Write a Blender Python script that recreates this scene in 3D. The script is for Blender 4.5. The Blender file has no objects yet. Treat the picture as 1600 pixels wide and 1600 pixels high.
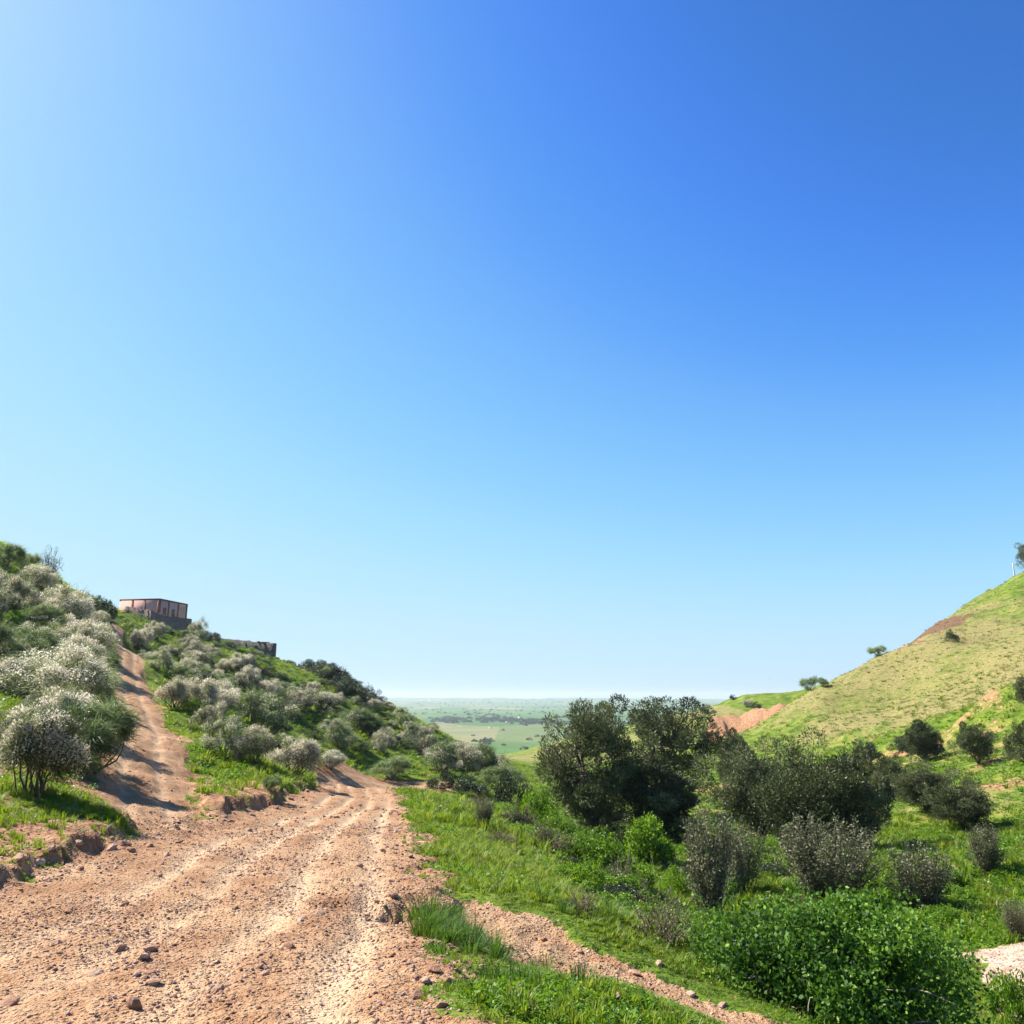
import bpy, math, random
import numpy as np
from mathutils import Vector

random.seed(7)
RNG = np.random.default_rng(7)
scene = bpy.context.scene
COL = scene.collection

# ------------------------------------------------------------------ camera
FPX = 1300.0                       # focal length in pixels of the 1600 px photograph
PITCH = math.atan(290 / FPX)       # horizon lies 290 px below the middle of the frame
CAM_H = 1.6
cam_data = bpy.data.cameras.new('camera')
cam_data.sensor_fit = 'HORIZONTAL'
cam_data.sensor_width = 36.0
cam_data.lens = 36.0 * FPX / 1600.0
cam_data.clip_start = 0.05
cam_data.clip_end = 40000.0
cam = bpy.data.objects.new('camera', cam_data)
cam.location = (0, 0, CAM_H)
cam.rotation_euler = (math.pi / 2 + PITCH, 0, 0)
COL.objects.link(cam)
scene.camera = cam

# ------------------------------------------------------------------ sky and sun
EXPOSURE = 1.32
SUN_AZ, SUN_EL = math.radians(-66), math.radians(45)
world = bpy.data.worlds.new('World')
scene.world = world
world.use_nodes = True
wn = world.node_tree.nodes
wl = world.node_tree.links
wn.clear()
sky = wn.new('ShaderNodeTexSky')
sky.sky_type = 'NISHITA'
sky.sun_disc = False
sky.sun_elevation = SUN_EL
sky.sun_rotation = SUN_AZ % (2 * math.pi)
sky.altitude = 50
sky.air_density = 1.0
sky.dust_density = 0.7
sky.ozone_density = 3.0
wbg = wn.new('ShaderNodeBackground')
wbg.inputs['Strength'].default_value = 0.1
wout = wn.new('ShaderNodeOutputWorld')
# one colour response for the whole sky: deeper blues, soft highlights (the phone's rendering of it)
wsc = wn.new('ShaderNodeVectorMath'); wsc.operation = 'SCALE'; wsc.inputs['Scale'].default_value = 1 / 8
wcv = wn.new('ShaderNodeRGBCurve')
for ch, pts in enumerate((
        [(0, 0), (.11, .04), (.16, .09), (.2, .17), (.28, .29), (.36, .40), (.5, .52), (.7, .59), (1, .66)],
        [(0, 0), (.2, .195), (.27, .335), (.34, .49), (.43, .63), (.56, .76), (.8, .84), (1, .86)],
        [(0, 0), (.2, .30), (.37, .64), (.46, .90), (.55, .97), (.7, .99), (1, 1)])):
    cu = wcv.mapping.curves[ch]
    while len(cu.points) < len(pts): cu.points.new(.5, .5)
    for q, xy_ in zip(cu.points, pts): q.location = xy_
wcv.mapping.update()
wsc2 = wn.new('ShaderNodeVectorMath'); wsc2.operation = 'SCALE'; wsc2.inputs['Scale'].default_value = 10 / 2 ** EXPOSURE
wl.new(sky.outputs[0], wsc.inputs[0]); wl.new(wsc.outputs[0], wcv.inputs['Color']); wl.new(wcv.outputs[0], wsc2.inputs[0])
wl.new(wsc2.outputs[0], wbg.inputs['Color'])
wl.new(wbg.outputs[0], wout.inputs['Surface'])

SUN_DIR = Vector((math.sin(SUN_AZ) * math.cos(SUN_EL), math.cos(SUN_AZ) * math.cos(SUN_EL), math.sin(SUN_EL)))
sun_data = bpy.data.lights.new('sun', 'SUN')
sun_data.energy = 5.0
sun_data.angle = math.radians(0.53)
sun_data.color = (1.0, 0.95, 0.87)
sun = bpy.data.objects.new('sun', sun_data)
sun.rotation_euler = SUN_DIR.to_track_quat('Z', 'Y').to_euler()
sun.location = SUN_DIR * 500
COL.objects.link(sun)

scene.view_settings.view_transform = 'Standard'
scene.view_settings.look = 'None'
scene.view_settings.gamma = 1.0
scene.view_settings.exposure = EXPOSURE
scene.view_settings.use_curve_mapping = False
scene.render.engine = 'CYCLES'
scene.cycles.max_bounces = 5
scene.cycles.diffuse_bounces = 3
scene.cycles.glossy_bounces = 2
scene.cycles.transmission_bounces = 3
scene.cycles.volume_bounces = 0
scene.cycles.caustics_reflective = False
scene.cycles.caustics_refractive = False

# ------------------------------------------------------------------ numeric helpers
CT, ST = math.cos(PITCH), math.sin(PITCH)
def ray(px, py):
    """direction (world) of a photograph pixel, forward length 1 along the camera axis"""
    a, b = (px - 800) / FPX, (800 - py) / FPX
    return np.array([a, CT - ST * b, ST + CT * b])
def at(px, py, d):
    """point on a pixel's ray at ground distance y = d"""
    r = ray(px, py)
    t = d / r[1]
    return np.array([0, 0, CAM_H]) + r * t
def sstep(a, b, x):
    t = np.clip((np.asarray(x, float) - a) / (b - a), 0, 1)
    return t * t * (3 - 2 * t)
def _hash(i, j, s):
    h = (i.astype(np.int64) * 374761393 + j.astype(np.int64) * 668265263 + s * 974634777) & 0xFFFFFFFF
    h = ((h ^ (h >> 13)) * 1274126177) & 0xFFFFFFFF
    h = h ^ (h >> 16)
    return (h & 0xFFFF) / 65535.0
def vnoise(x, y, s=0):
    x = np.asarray(x, float); y = np.asarray(y, float)
    i, j = np.floor(x), np.floor(y)
    u, v = x - i, y - j
    u = u * u * u * (u * (u * 6 - 15) + 10); v = v * v * v * (v * (v * 6 - 15) + 10)
    i = i.astype(np.int64); j = j.astype(np.int64)
    a, b = _hash(i, j, s), _hash(i + 1, j, s)
    c, d = _hash(i, j + 1, s), _hash(i + 1, j + 1, s)
    return (a * (1 - u) + b * u) * (1 - v) + (c * (1 - u) + d * u) * v * 1.0 - 0.5
def fbm(x, y, s=0, o=4, g=0.5):
    t = 0; a = 1.0; f = 1.0
    for k in range(o):
        ca, sa = math.cos(k * 0.7), math.sin(k * 0.7)
        t = t + a * vnoise((x * ca - y * sa) * f, (x * sa + y * ca) * f, s + k * 17)
        a *= g; f *= 2.03
    return t

# ------------------------------------------------------------------ terrain: control points and smooth surface
CP = []
def P(px, py, d): CP.append(at(px, py, d))
def Wp(x, y, z): CP.append(np.array([x, y, z], float))
# road
for (x, y, z) in [(-12, -12, 1.6), (-6, -10, .35), (-2, -10, .3), (2, -10, .1), (8, -10, -1.2), (18, -10, -2.5), (-3, -3, .05), (0, -2, .0),
                  (-8, 0, .25), (-14, 2, 1.6), (-3, 3, 0), (0, 3, -.02), (-5.5, 6, -.05), (-1, 6, -.1), (-3, 9, -.22), (-1, 8.7, -.22),
                  (-4.5, 13, -.5), (-1.9, 14.6, -.62), (-4, 18, -.88), (-2.8, 21, -1.05), (-5.8, 21, -1.08), (-4.2, 29, -1.6),
                  (-7.0, 29, -1.65), (-5.4, 35, -1.95), (-8.6, 35, -2.0), (-8.5, 41, -2.25), (-9.9, 40, -2.25), (-10.4, 45, -2.75), (-9.5, 50, -3.5), (-8, 57, -4.1),
                  # verge and slope right of the road
                  (.5, 5, -.08), (1.73, 6.2, -.55), (-.05, 7.6, -.34), (.5, 7.1, -.42), (1.17, 6.7, -.5), (2.6, 5.2, -.85), (4, 3, -1.3),
                  (.8, 9.5, -.62), (3.0, 8.6, -1.35), (4.0, 10.8, -2.0), (6.5, 9, -2.5), (8.8, 16.7, -3.0), (7.6, 12.5, -2.85), (12, 12, -2.6), (16, 8, -1.8),
                  (.2, 13, -.95), (2.2, 14, -1.9), (4, 18, -2.8), (8.3, 23, -3.4), (9.9, 21.8, -3.35), (13.3, 24.3, -3.0), (18, 20, -2.0),
                  (0, 19, -1.35), (2.6, 23, -2.9), (-1, 27, -1.95), (1.5, 31, -3.2), (-2.5, 36, -2.55), (10.3, 32, -4.0), (4.4, 37.5, -4.0),
                  (18.6, 36.6, -3.6), (22, 38.5, -2.9), (32, 55, -2.2), (26, 30, -1.6), (36, 78, -4.0), (24, 60, -4.9), (12, 60, -5.6), (3, 55, -5.0),
                  (-4, 58, -4.1), (4, 80, -6.8), (20, 95, -7.2), (0, 130, -9.4), (-14, 75, -3.0)]:
    Wp(x, y, z)
# side track climbing the left hill and the slope round it
for a in [(240, 1290, 15.3), (235, 1240, 18.5), (235, 1200, 22), (215, 1100, 41), (205, 1060, 58), (195, 1035, 78), (188, 1020, 95),
          (0, 1300, 11), (60, 1250, 13.5), (0, 1200, 15.5), (90, 1180, 19), (0, 1100, 22), (100, 1110, 28), (0, 1010, 35), (130, 1050, 45), (0, 945, 48),
          (90, 985, 60), (0, 890, 64), (60, 897, 74), (140, 960, 85), (110, 918, 92), (160, 945, 110), (190, 975, 125),
          (240, 990, 143), (300, 994, 148), (190, 972, 158), (300, 1035, 105), (260, 1060, 76), (280, 1105, 46), (270, 1150, 33), (300, 1195, 25), (330, 1240, 21),
          (400, 1195, 28), (430, 1204, 32.5), (400, 1135, 43), (400, 1085, 68), (400, 1045, 105), (425, 1030, 138), (350, 1010, 148),
          (500, 1172, 55), (500, 1110, 74), (500, 1068, 112), (450, 1043, 128), (560, 1098, 112), (595, 1098, 118), (635, 1122, 112), (685, 1160, 108), (735, 1192, 102),
          (600, 1160, 72), (600, 1198, 62), (660, 1190, 70), (700, 1203, 76), (560, 1200, 60)]:
    P(*a)
# back of the left hill, so that its skyline is a crest
for (x, y, z) in [(-70, 162, 12.5), (-82, 140, 14.5), (-45, 185, 5), (-30, 160, 3), (-14, 150, -6), (-20, 190, -5), (-60, 60, 13.5), (-45, 30, 10), (-30, 10, 5), (-100, 90, 16), (-90, 190, 10),
                  (-60, 240, 8), (-10, 200, -13), (-130, 160, 20), (-50, -30, 8), (40, -30, -1), (-160, 40, 22), (-20, 260, -16)]:
    Wp(x, y, z)
# right hill
for a in [(1590, 1100, 75), (1400, 1165, 93), (1200, 1185, 108), (1590, 1000, 130), (1590, 908, 222), (1540, 925, 215), (1500, 955, 202), (1450, 985, 185), (1400, 1015, 165),
          (1340, 1045, 150), (1300, 1062, 140), (1278, 1076, 140), (1235, 1112, 168), (1215, 1099, 180), (1245, 1132, 150), (1200, 1152, 148), (1150, 1157, 152), (1400, 1085, 122), (1300, 1125, 114), (1500, 1050, 118), (1500, 1120, 92), (1590, 960, 165),
          (1480, 1000, 155),
          # second hill with the earth cut, third ridge falling to the plain
          (1225, 1086, 235), (1160, 1090, 245), (1100, 1110, 250), (1110, 1148, 180), (1180, 1142, 178), (1245, 1124, 174), (1108, 1122, 187), (1150, 1112, 189), (1190, 1105, 189), (1240, 1110, 184), (1000, 1135, 240), (900, 1152, 255),
          (840, 1166, 265), (770, 1187, 255), (850, 1195, 190), (1000, 1165, 180), (1050, 1180, 140)]:
    P(*a)
for (x, y, z) in [(60, 45, 6), (75, 70, 13), (110, 100, 24), (170, 160, 42), (175, 240, 34), (120, 260, 12), (90, 220, 3), (70, 190, -3), (100, 300, -2), (45, 20, 4), (80, 10, 9),
                  (60, 300, -7), (20, 320, -18), (-60, 340, -22), (160, 330, 8), (240, 200, 36), (30, -60, 0), (-30, -80, 6), (120, -20, 14), (0, 400, -28), (100, 400, -18), (-120, 330, 0),
                  (-200, 200, 20), (-100, -20, 18)]:
    Wp(x, y, z)
CPA = np.array(CP)
_S = 60.0
def _phi(r2):
    return np.where(r2 > 1e-12, 0.5 * r2 * np.log(np.maximum(r2, 1e-12)), 0.0)
def _rbf_fit():
    xy = CPA[:, :2] / _S
    n = len(xy)
    d2 = ((xy[:, None] - xy[None]) ** 2).sum(-1)
    K = _phi(d2) + np.eye(n) * 3e-5
    Q = np.c_[np.ones(n), xy]
    A = np.block([[K, Q], [Q.T, np.zeros((3, 3))]])
    b = np.r_[CPA[:, 2], 0, 0, 0]
    return np.linalg.solve(A, b), xy
_RW, _RXY = _rbf_fit()
def base_h(x, y):
    x = np.atleast_1d(np.asarray(x, float)); y = np.atleast_1d(np.asarray(y, float))
    sh = x.shape; x = x.ravel() / _S; y = y.ravel() / _S
    out = np.empty(len(x))
    n = len(_RXY)
    for k in range(0, len(x), 20000):
        xs, ys = x[k:k + 20000], y[k:k + 20000]
        d2 = (xs[:, None] - _RXY[None, :, 0]) ** 2 + (ys[:, None] - _RXY[None, :, 1]) ** 2
        out[k:k + 20000] = _phi(d2) @ _RW[:n] + _RW[n] + _RW[n + 1] * xs + _RW[n + 2] * ys
    return out.reshape(sh)

# road outline: left and right edge as functions of y
RY = np.array([-30, -10, 0, 4.6, 8.7, 14.6, 21, 29, 35, 40, 44, 50, 56, 60])
RR = np.array([1.6, .6, .15, -.25, -.78, -1.62, -2.5, -3.75, -4.9, -6.5, -7.7, -8.0, -6, -3])
LY = np.array([-30, -10, 0, 4.6, 8.5, 9.8, 12.6, 14.2, 17.3, 22, 26, 31, 34, 37, 40, 44, 50, 56, 60])
LL = np.array([-6, -6, -5.2, -4.7, -4.8, -4.95, -5.5, -6.0, -5.9, -6.0, -6.3, -7.0, -7.6, -8.3, -9.2, -10.4, -11.5, -11, -8])
TY = np.array([13.6, 15.0, 16.5, 18.5, 22, 30, 41, 50, 58, 78, 95, 104])
TX = np.array([-5.4, -6.1, -6.8, -7.85, -9.4, -12.7, -18.1, -22.5, -26.2, -35.6, -44.5, -49])
TH = np.array([.9, .95, .95, 1.0, 1.05, 1.15, 1.1, 1.05, 1.05, .95, .8, .6])
FP = np.array([(-.35, 8.0), (-.05, 7.65), (.5, 7.15), (1.17, 6.7), (1.75, 6.15), (2.6, 5.2), (3.6, 4.2)])
def road_in(x, y):
    """signed distance-like value, positive inside the dirt road"""
    w = fbm(x * 1.6, y * 1.6, 3, 3) * 0.45 + fbm(x * 7, y * 7, 4, 2) * 0.12
    l = x - np.interp(y, LY, LL); r = np.interp(y, RY, RR) - x
    v = np.minimum(l * 0.9, r * 0.95) + w
    return np.where(y > 60, -5, v)
def track_in(x, y):
    c = np.interp(y, TY, TX); h = np.interp(y, TY, TH)
    v = h - np.abs(x - c) * 0.91 + fbm(x * 1.3, y * 1.3, 9, 3) * 0.5
    return np.where((y < 13.6) | (y > 104), -5, v)
def seg_dist(x, y, pl):
    d = np.full(np.shape(x), 1e9)
    for (a, b) in zip(pl[:-1], pl[1:]):
        ab = b - a; L = ab @ ab
        t = np.clip(((x - a[0]) * ab[0] + (y - a[1]) * ab[1]) / L, 0, 1)
        d = np.minimum(d, np.hypot(x - a[0] - t * ab[0], y - a[1] - t * ab[1]))
    return d
def foot_in(x, y):
    w = 0.68 + 0.2 * np.clip((x + .1) / 2.5, 0, 1)
    return w - seg_dist(x, y, FP) + fbm(x * 3.1, y * 3.1, 12, 3) * 0.3
BED = np.array([(7.3, 10.4), (7.9, 12.6), (8.1, 14.6), (9.0, 16.6), (10.4, 17.4), (12.4, 17.2)])
def bed_in(x, y):
    return 0.75 - seg_dist(x, y, BED) + fbm(x * 1.1, y * 1.1, 15, 3) * 0.9
HOLES = [(-0.93, 7.75, .30, .24), (-1.45, 7.95, .25, .07), (-1.15, 10.6, .28, .06)]
PLAIN_Z = -46.0
def H(x, y, fine=True):
    x = np.asarray(x, float); y = np.asarray(y, float)
    r = np.hypot(x, y)
    z = np.zeros(x.shape)
    near = r < 700
    if near.any():
        z[near] = base_h(x[near], y[near])
    z = np.where(near, z, PLAIN_Z)
    # plain, then the low far ridge that climbs to the horizon
    pl = PLAIN_Z + 6 * fbm(x / 700, y / 700, 31, 3) * sstep(500, 1500, r)
    az = np.arctan2(x, np.maximum(y, 1))
    top = (-10 - 26 * az) + 30 * fbm(x / 900, y / 900, 33, 4)
    pl = pl + (top - pl) * sstep(3500, 8200, r) + sstep(1500, 4500, r) * 13 * fbm(x / 520, y / 520, 35, 3)
    pl = np.where(r > 8400, pl - (r - 8400) * 0.02, pl)
    z = z + (pl - z) * sstep(330, 640, r)
    if not fine:
        return z
    ri = road_in(x, y); ti = track_in(x, y)
    on = np.maximum(sstep(-.25, .15, ri), sstep(-.25, .15, ti))
    # cut bank on the left edge of the road
    dl = np.interp(y, LY, LL) - x
    bh = (.17 * sstep(3, 6, y) * (1 - sstep(14.0, 14.8, y)) + .26 * sstep(16.6, 19, y) * (1 - sstep(36, 41, y)))
    bk = bh * sstep(-.02, .22, dl + fbm(x * 2.3, y * 2.3, 22, 3) * .3) * (1 - sstep(.5, 3.2, dl)) * (1 - sstep(-.5, .1, ti))
    z = z + bk
    # rolling, tussocky ground off the roads
    amp = sstep(2, 30, r)
    z = z + (1 - on) * ((.10 + .28 * amp) * fbm(x / 5.0, y / 5.0, 41, 3) + .07 * fbm(x * 1.4, y * 1.4, 43, 3)) * (1 - sstep(600, 1500, r))
    z = z + (1 - on) * (.5 + 1.3 * ((x > 40) & (y > 70))) * sstep(50, 110, r) * fbm(x / 14, y / 14, 45, 4) * (1 - sstep(900, 2000, r))
    # road surface: wheel ruts and stony lumps
    u = (x - np.interp(y, LY, LL)) / np.maximum(np.interp(y, RY, RR) - np.interp(y, LY, LL), .5)
    wob = .06 * fbm(y / 4, x * .3, 51, 3)
    rut = np.zeros(x.shape)
    for c in (.30, .47, .66, .84):
        rut += np.exp(-((u + wob - c) / .035) ** 2)
    tr_ = (x - np.interp(y, TY, TX)) + .12 * fbm(y / 2, x * 0, 52, 2)
    z = z - .05 * sstep(-.1, .3, ti) * (np.exp(-((tr_ - .42) / .16) ** 2) + np.exp(-((tr_ + .45) / .16) ** 2)) * (y > 15) + sstep(-.1, .3, ti) * (.10 * fbm(x * 1.5, y * 1.0, 54, 3) + .06 * fbm(x * 4, y * 4, 56, 3))
    z = z + on * (-.05 * rut * sstep(-.1, .3, ri) * (.5 + 1.2 * np.clip(fbm(x / 2, y / 4, 71, 3) + .3, 0, .8)) + .045 * fbm(x * .9, y * .5, 53, 3) + .030 * fbm(x * 4.2, y * 4.2, 55, 3) + .016 * fbm(x * 13, y * 13, 57, 2)) * (1 - sstep(60, 120, r) * .6)
    # pebbly shoulder
    z = z + .07 * np.exp(-((ri - .02) / .16) ** 2) * (1 - sstep(40, 60, r)) * (fbm(x * 2, y * 2, 58, 2) + .5)
    for (hx, hy, hr, hd) in HOLES:
        q = np.hypot((x - hx) / 1.15, y - hy) / hr + fbm(x * 6, y * 6, 59, 2) * .5
        z = z - hd * (1 - sstep(.55, 1.0, q))
    fi = foot_in(x, y)
    z = z - .05 * sstep(-.1, .15, fi)
    z = z + .05 * sstep(-.2, .1, np.maximum(fi, bed_in(x, y))) * fbm(x * 6, y * 6, 61, 3)
    # eroded ledge below the field on the right hill, and the bare earth cut
    for (pl_, hgt, wd) in LEDGES:
        s = np.full(x.shape, 1e9); sg = np.ones(x.shape)
        for (a, b) in zip(pl_[:-1], pl_[1:]):
            ab = b - a; L = np.hypot(*ab)
            t = np.clip(((x - a[0]) * ab[0] + (y - a[1]) * ab[1]) / L / L, 0, 1)
            dd = np.hypot(x - a[0] - t * ab[0], y - a[1] - t * ab[1])
            sd = ((x - a[0]) * -ab[1] + (y - a[1]) * ab[0]) / L
            m = dd < s
            s = np.where(m, dd, s); sg = np.where(m, np.where(sd > 0, 1, -1), sg)
        s = s * sg
        z = z + hgt * sstep(-wd, 0, s + fbm(x / 4, y / 4, 66, 3) * 1.0) * (1 - sstep(2, 9, np.abs(s)))
    # rain gullies in the bare earth cut
    cx, cy = CUT_C
    q = np.exp(-(((x - cx) / 14) ** 2 + ((y - cy) / 9) ** 2) ** 2)
    z = z - q * 1.0 * np.abs(fbm(x / 2.2, y / 9, 67, 3)) * 2
    return z
def _xy(px, py, d): return at(px, py, d)[:2]
CUT_C = _xy(1165, 1125, 183)
LEDGES = []
def gz(x, y):
    return float(H(np.array([x]), np.array([y]))[0])
def hit(px, py, dmin=2.5, dmax=600, n=900):
    """ground point seen at a photograph pixel"""
    r = ray(px, py)
    ts = np.geomspace(dmin, dmax, n)
    X, Y, Z = r[0] * ts, r[1] * ts, CAM_H + r[2] * ts
    below = Z < H(X, Y)
    k = int(np.argmax(below)) if below.any() else len(ts) - 1
    return np.array([X[k], Y[k], H(X[k:k + 1], Y[k:k + 1])[0]]), ts[k]

LEDGES = [([hit(px, py, 40, 200)[0][:2] for px, py in [(1380, 1172), (1440, 1152), (1480, 1140), (1520, 1122), (1560, 1105), (1600, 1088), (1640, 1070)]][::-1], 1.5, .8)]
# ------------------------------------------------------------------ material helpers
def new_mat(name):
    m = bpy.data.materials.new(name); m.use_nodes = True
    nt = m.node_tree; nt.nodes.clear()
    return m, nt
class NT:
    def __init__(s, name):
        s.m, s.t = new_mat(name); s.n = s.t.nodes; s.l = s.t.links
        s.out = s.n.new('ShaderNodeOutputMaterial')
    def node(s, typ, **kw):
        n = s.n.new(typ)
        for k, v in kw.items():
            if k.startswith('i_'):
                n.inputs[k[2:].replace('_', ' ')].default_value = v
            else: setattr(n, k, v)
        return n
    def put(s, sock, v):
        if isinstance(v, bpy.types.NodeSocket): s.l.new(v, sock)
        else: sock.default_value = v
    def noise(s, vec, scale, detail=4, rough=.55, dist=0):
        n = s.node('ShaderNodeTexNoise'); n.inputs['Scale'].default_value = scale
        n.inputs['Detail'].default_value = detail; n.inputs['Roughness'].default_value = rough; n.inputs['Distortion'].default_value = dist
        s.l.new(vec, n.inputs['Vector']); return n.outputs['Fac']
    def vor(s, vec, scale, feature='F1'):
        n = s.node('ShaderNodeTexVoronoi', feature=feature); n.inputs['Scale'].default_value = scale
        s.l.new(vec, n.inputs['Vector']); return n
    def ramp(s, fac, stops):
        n = s.node('ShaderNodeValToRGB'); e = n.color_ramp.elements
        while len(e) < len(stops): e.new(.5)
        for q, (p, c) in zip(e, stops):
            q.position = p; q.color = (*c, 1) if len(c) == 3 else c
        s.l.new(fac, n.inputs[0]); return n.outputs[0]
    def map(s, v, a, b, c=0., d=1.):
        n = s.node('ShaderNodeMapRange'); s.put(n.inputs[0], v)
        for k, q in enumerate((a, b, c, d)): n.inputs[k + 1].default_value = q
        return n.outputs[0]
    def mix(s, f, a, b, mode='MIX'):
        n = s.node('ShaderNodeMix', data_type='RGBA', blend_type=mode)
        s.put(n.inputs[0], f)
        s.put(n.inputs[6], (*a, 1) if isinstance(a, tuple) else a); s.put(n.inputs[7], (*b, 1) if isinstance(b, tuple) else b)
        return n.outputs[2]
    def math(s, op, a, b=0.):
        n = s.node('ShaderNodeMath', operation=op); s.put(n.inputs[0], a); s.put(n.inputs[1], b); return n.outputs[0]
    def attr(s, name): return s.node('ShaderNodeAttribute', attribute_name=name).outputs['Fac']
    def bump(s, h, strength, dist):
        n = s.node('ShaderNodeBump'); n.inputs['Strength'].default_value = strength; n.inputs['Distance'].default_value = dist
        s.l.new(h, n.inputs['Height']); return n.outputs[0]
    def bsdf(s, col, rough=.9, normal=None, spec=.2):
        b = s.node('ShaderNodeBsdfPrincipled'); s.put(b.inputs['Base Color'], (*col, 1) if isinstance(col, tuple) else col)
        s.put(b.inputs['Roughness'], rough); b.inputs['Specular IOR Level'].default_value = spec
        if normal is not None: s.l.new(normal, b.inputs['Normal'])
        return b.outputs[0]
    def done(s, sh):
        s.l.new(sh, s.out.inputs['Surface']); return s.m

def leaf_mat(name, stops, trans=.35, tcol=None, rough=.55, spec=.3, rnd=.25):
    """foliage: colour runs over the per-leaf attribute 'var' and a per-plant random"""
    s = NT(name)
    v = s.attr('var'); oi = s.node('ShaderNodeObjectInfo')
    f = s.math('ADD', v, s.map(oi.outputs['Random'], 0, 1, -rnd, rnd))
    col = s.ramp(f, stops)
    b = s.bsdf(col, rough, spec=spec)
    t = s.node('ShaderNodeBsdfTranslucent')
    s.put(t.inputs['Color'], s.mix(.5, col, tcol, 'MIX') if tcol else col)
    mx = s.node('ShaderNodeMixShader'); mx.inputs[0].default_value = trans
    s.l.new(b, mx.inputs[1]); s.l.new(t.outputs[0], mx.inputs[2])
    return s.done(mx.outputs[0])
def plain_mat(name, c1, c2, scale=8, rough=.85, bump=.3, dist=.02, spec=.2):
    s = NT(name)
    p = s.node('ShaderNodeTexCoord').outputs['Object']
    n = s.noise(p, scale, 5, .6)
    return s.done(s.bsdf(s.mix(s.map(n, .3, .7), c1, c2), rough, s.bump(n, bump, dist), spec))

M = {}
# dirt of the road
def dirt(name, shift=0.0):
    s = NT(name)
    p = s.node('ShaderNodeNewGeometry').outputs['Position']
    n1 = s.noise(p, .9, 5, .6); n2 = s.noise(p, 5.5, 5, .65, .4); n3 = s.noise(p, 28, 4, .7)
    vo = s.vor(p, 24); vo2 = s.vor(p, 60)
    c = s.ramp(s.math('ADD', s.math('MULTIPLY', n1, .6), s.math('MULTIPLY', n2, .4)),
               [(.34, (0.208, 0.099, 0.050)), (.45, (0.312, 0.166, 0.086)), (.54, (0.384, 0.226, 0.124)), (.68, (0.480, 0.317, 0.186))])
    peb = s.ramp(s.noise(p, 16, 2, .5), [(.3, (0.176, 0.095, 0.058)), (.5, (0.352, 0.238, 0.144)), (.7, (0.496, 0.396, 0.275))])
    pm = s.math('MULTIPLY', s.map(vo.outputs['Distance'], .36, .22), s.map(n2, .42, .60))
    c = s.mix(pm, c, peb)
    c = s.mix(s.map(n3, .62, .8, 0, .55), c, (0.160, 0.083, 0.048))
    wear = s.attr('rut')
    c = s.mix(s.math('MULTIPLY', wear, .7), c, (0.560, 0.396, 0.248))
    h = s.math('ADD', s.math('MULTIPLY', s.map(vo.outputs['Distance'], .45, .05), .9), s.math('ADD', s.math('MULTIPLY', n3, .5), s.math('MULTIPLY', s.map(vo2.outputs['Distance'], .45, .05), .45)))
    h = s.math('ADD', h, s.math('MULTIPLY', n2, 1.2))
    return s.done(s.bsdf(c, .95, s.bump(h, 1.0, .03), .1))
M['dirt'] = dirt('reddish dirt')
def bedm():
    s = NT('pebbles and pale soil')
    p = s.node('ShaderNodeNewGeometry').outputs['Position']
    v = s.vor(p, 14); n = s.noise(p, 3, 5, .6)
    c = s.mix(s.map(n, .35, .65), (0.288, 0.176, 0.120), (0.480, 0.360, 0.272))
    c = s.mix(s.map(v.outputs['Distance'], .4, .15), c, v.outputs['Color'] if False else (0.496, 0.392, 0.312))
    return s.done(s.bsdf(c, .95, s.bump(s.math('ADD', s.map(v.outputs['Distance'], .5, .05), n), 1, .03), .1))
M['bed'] = bedm()
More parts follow.
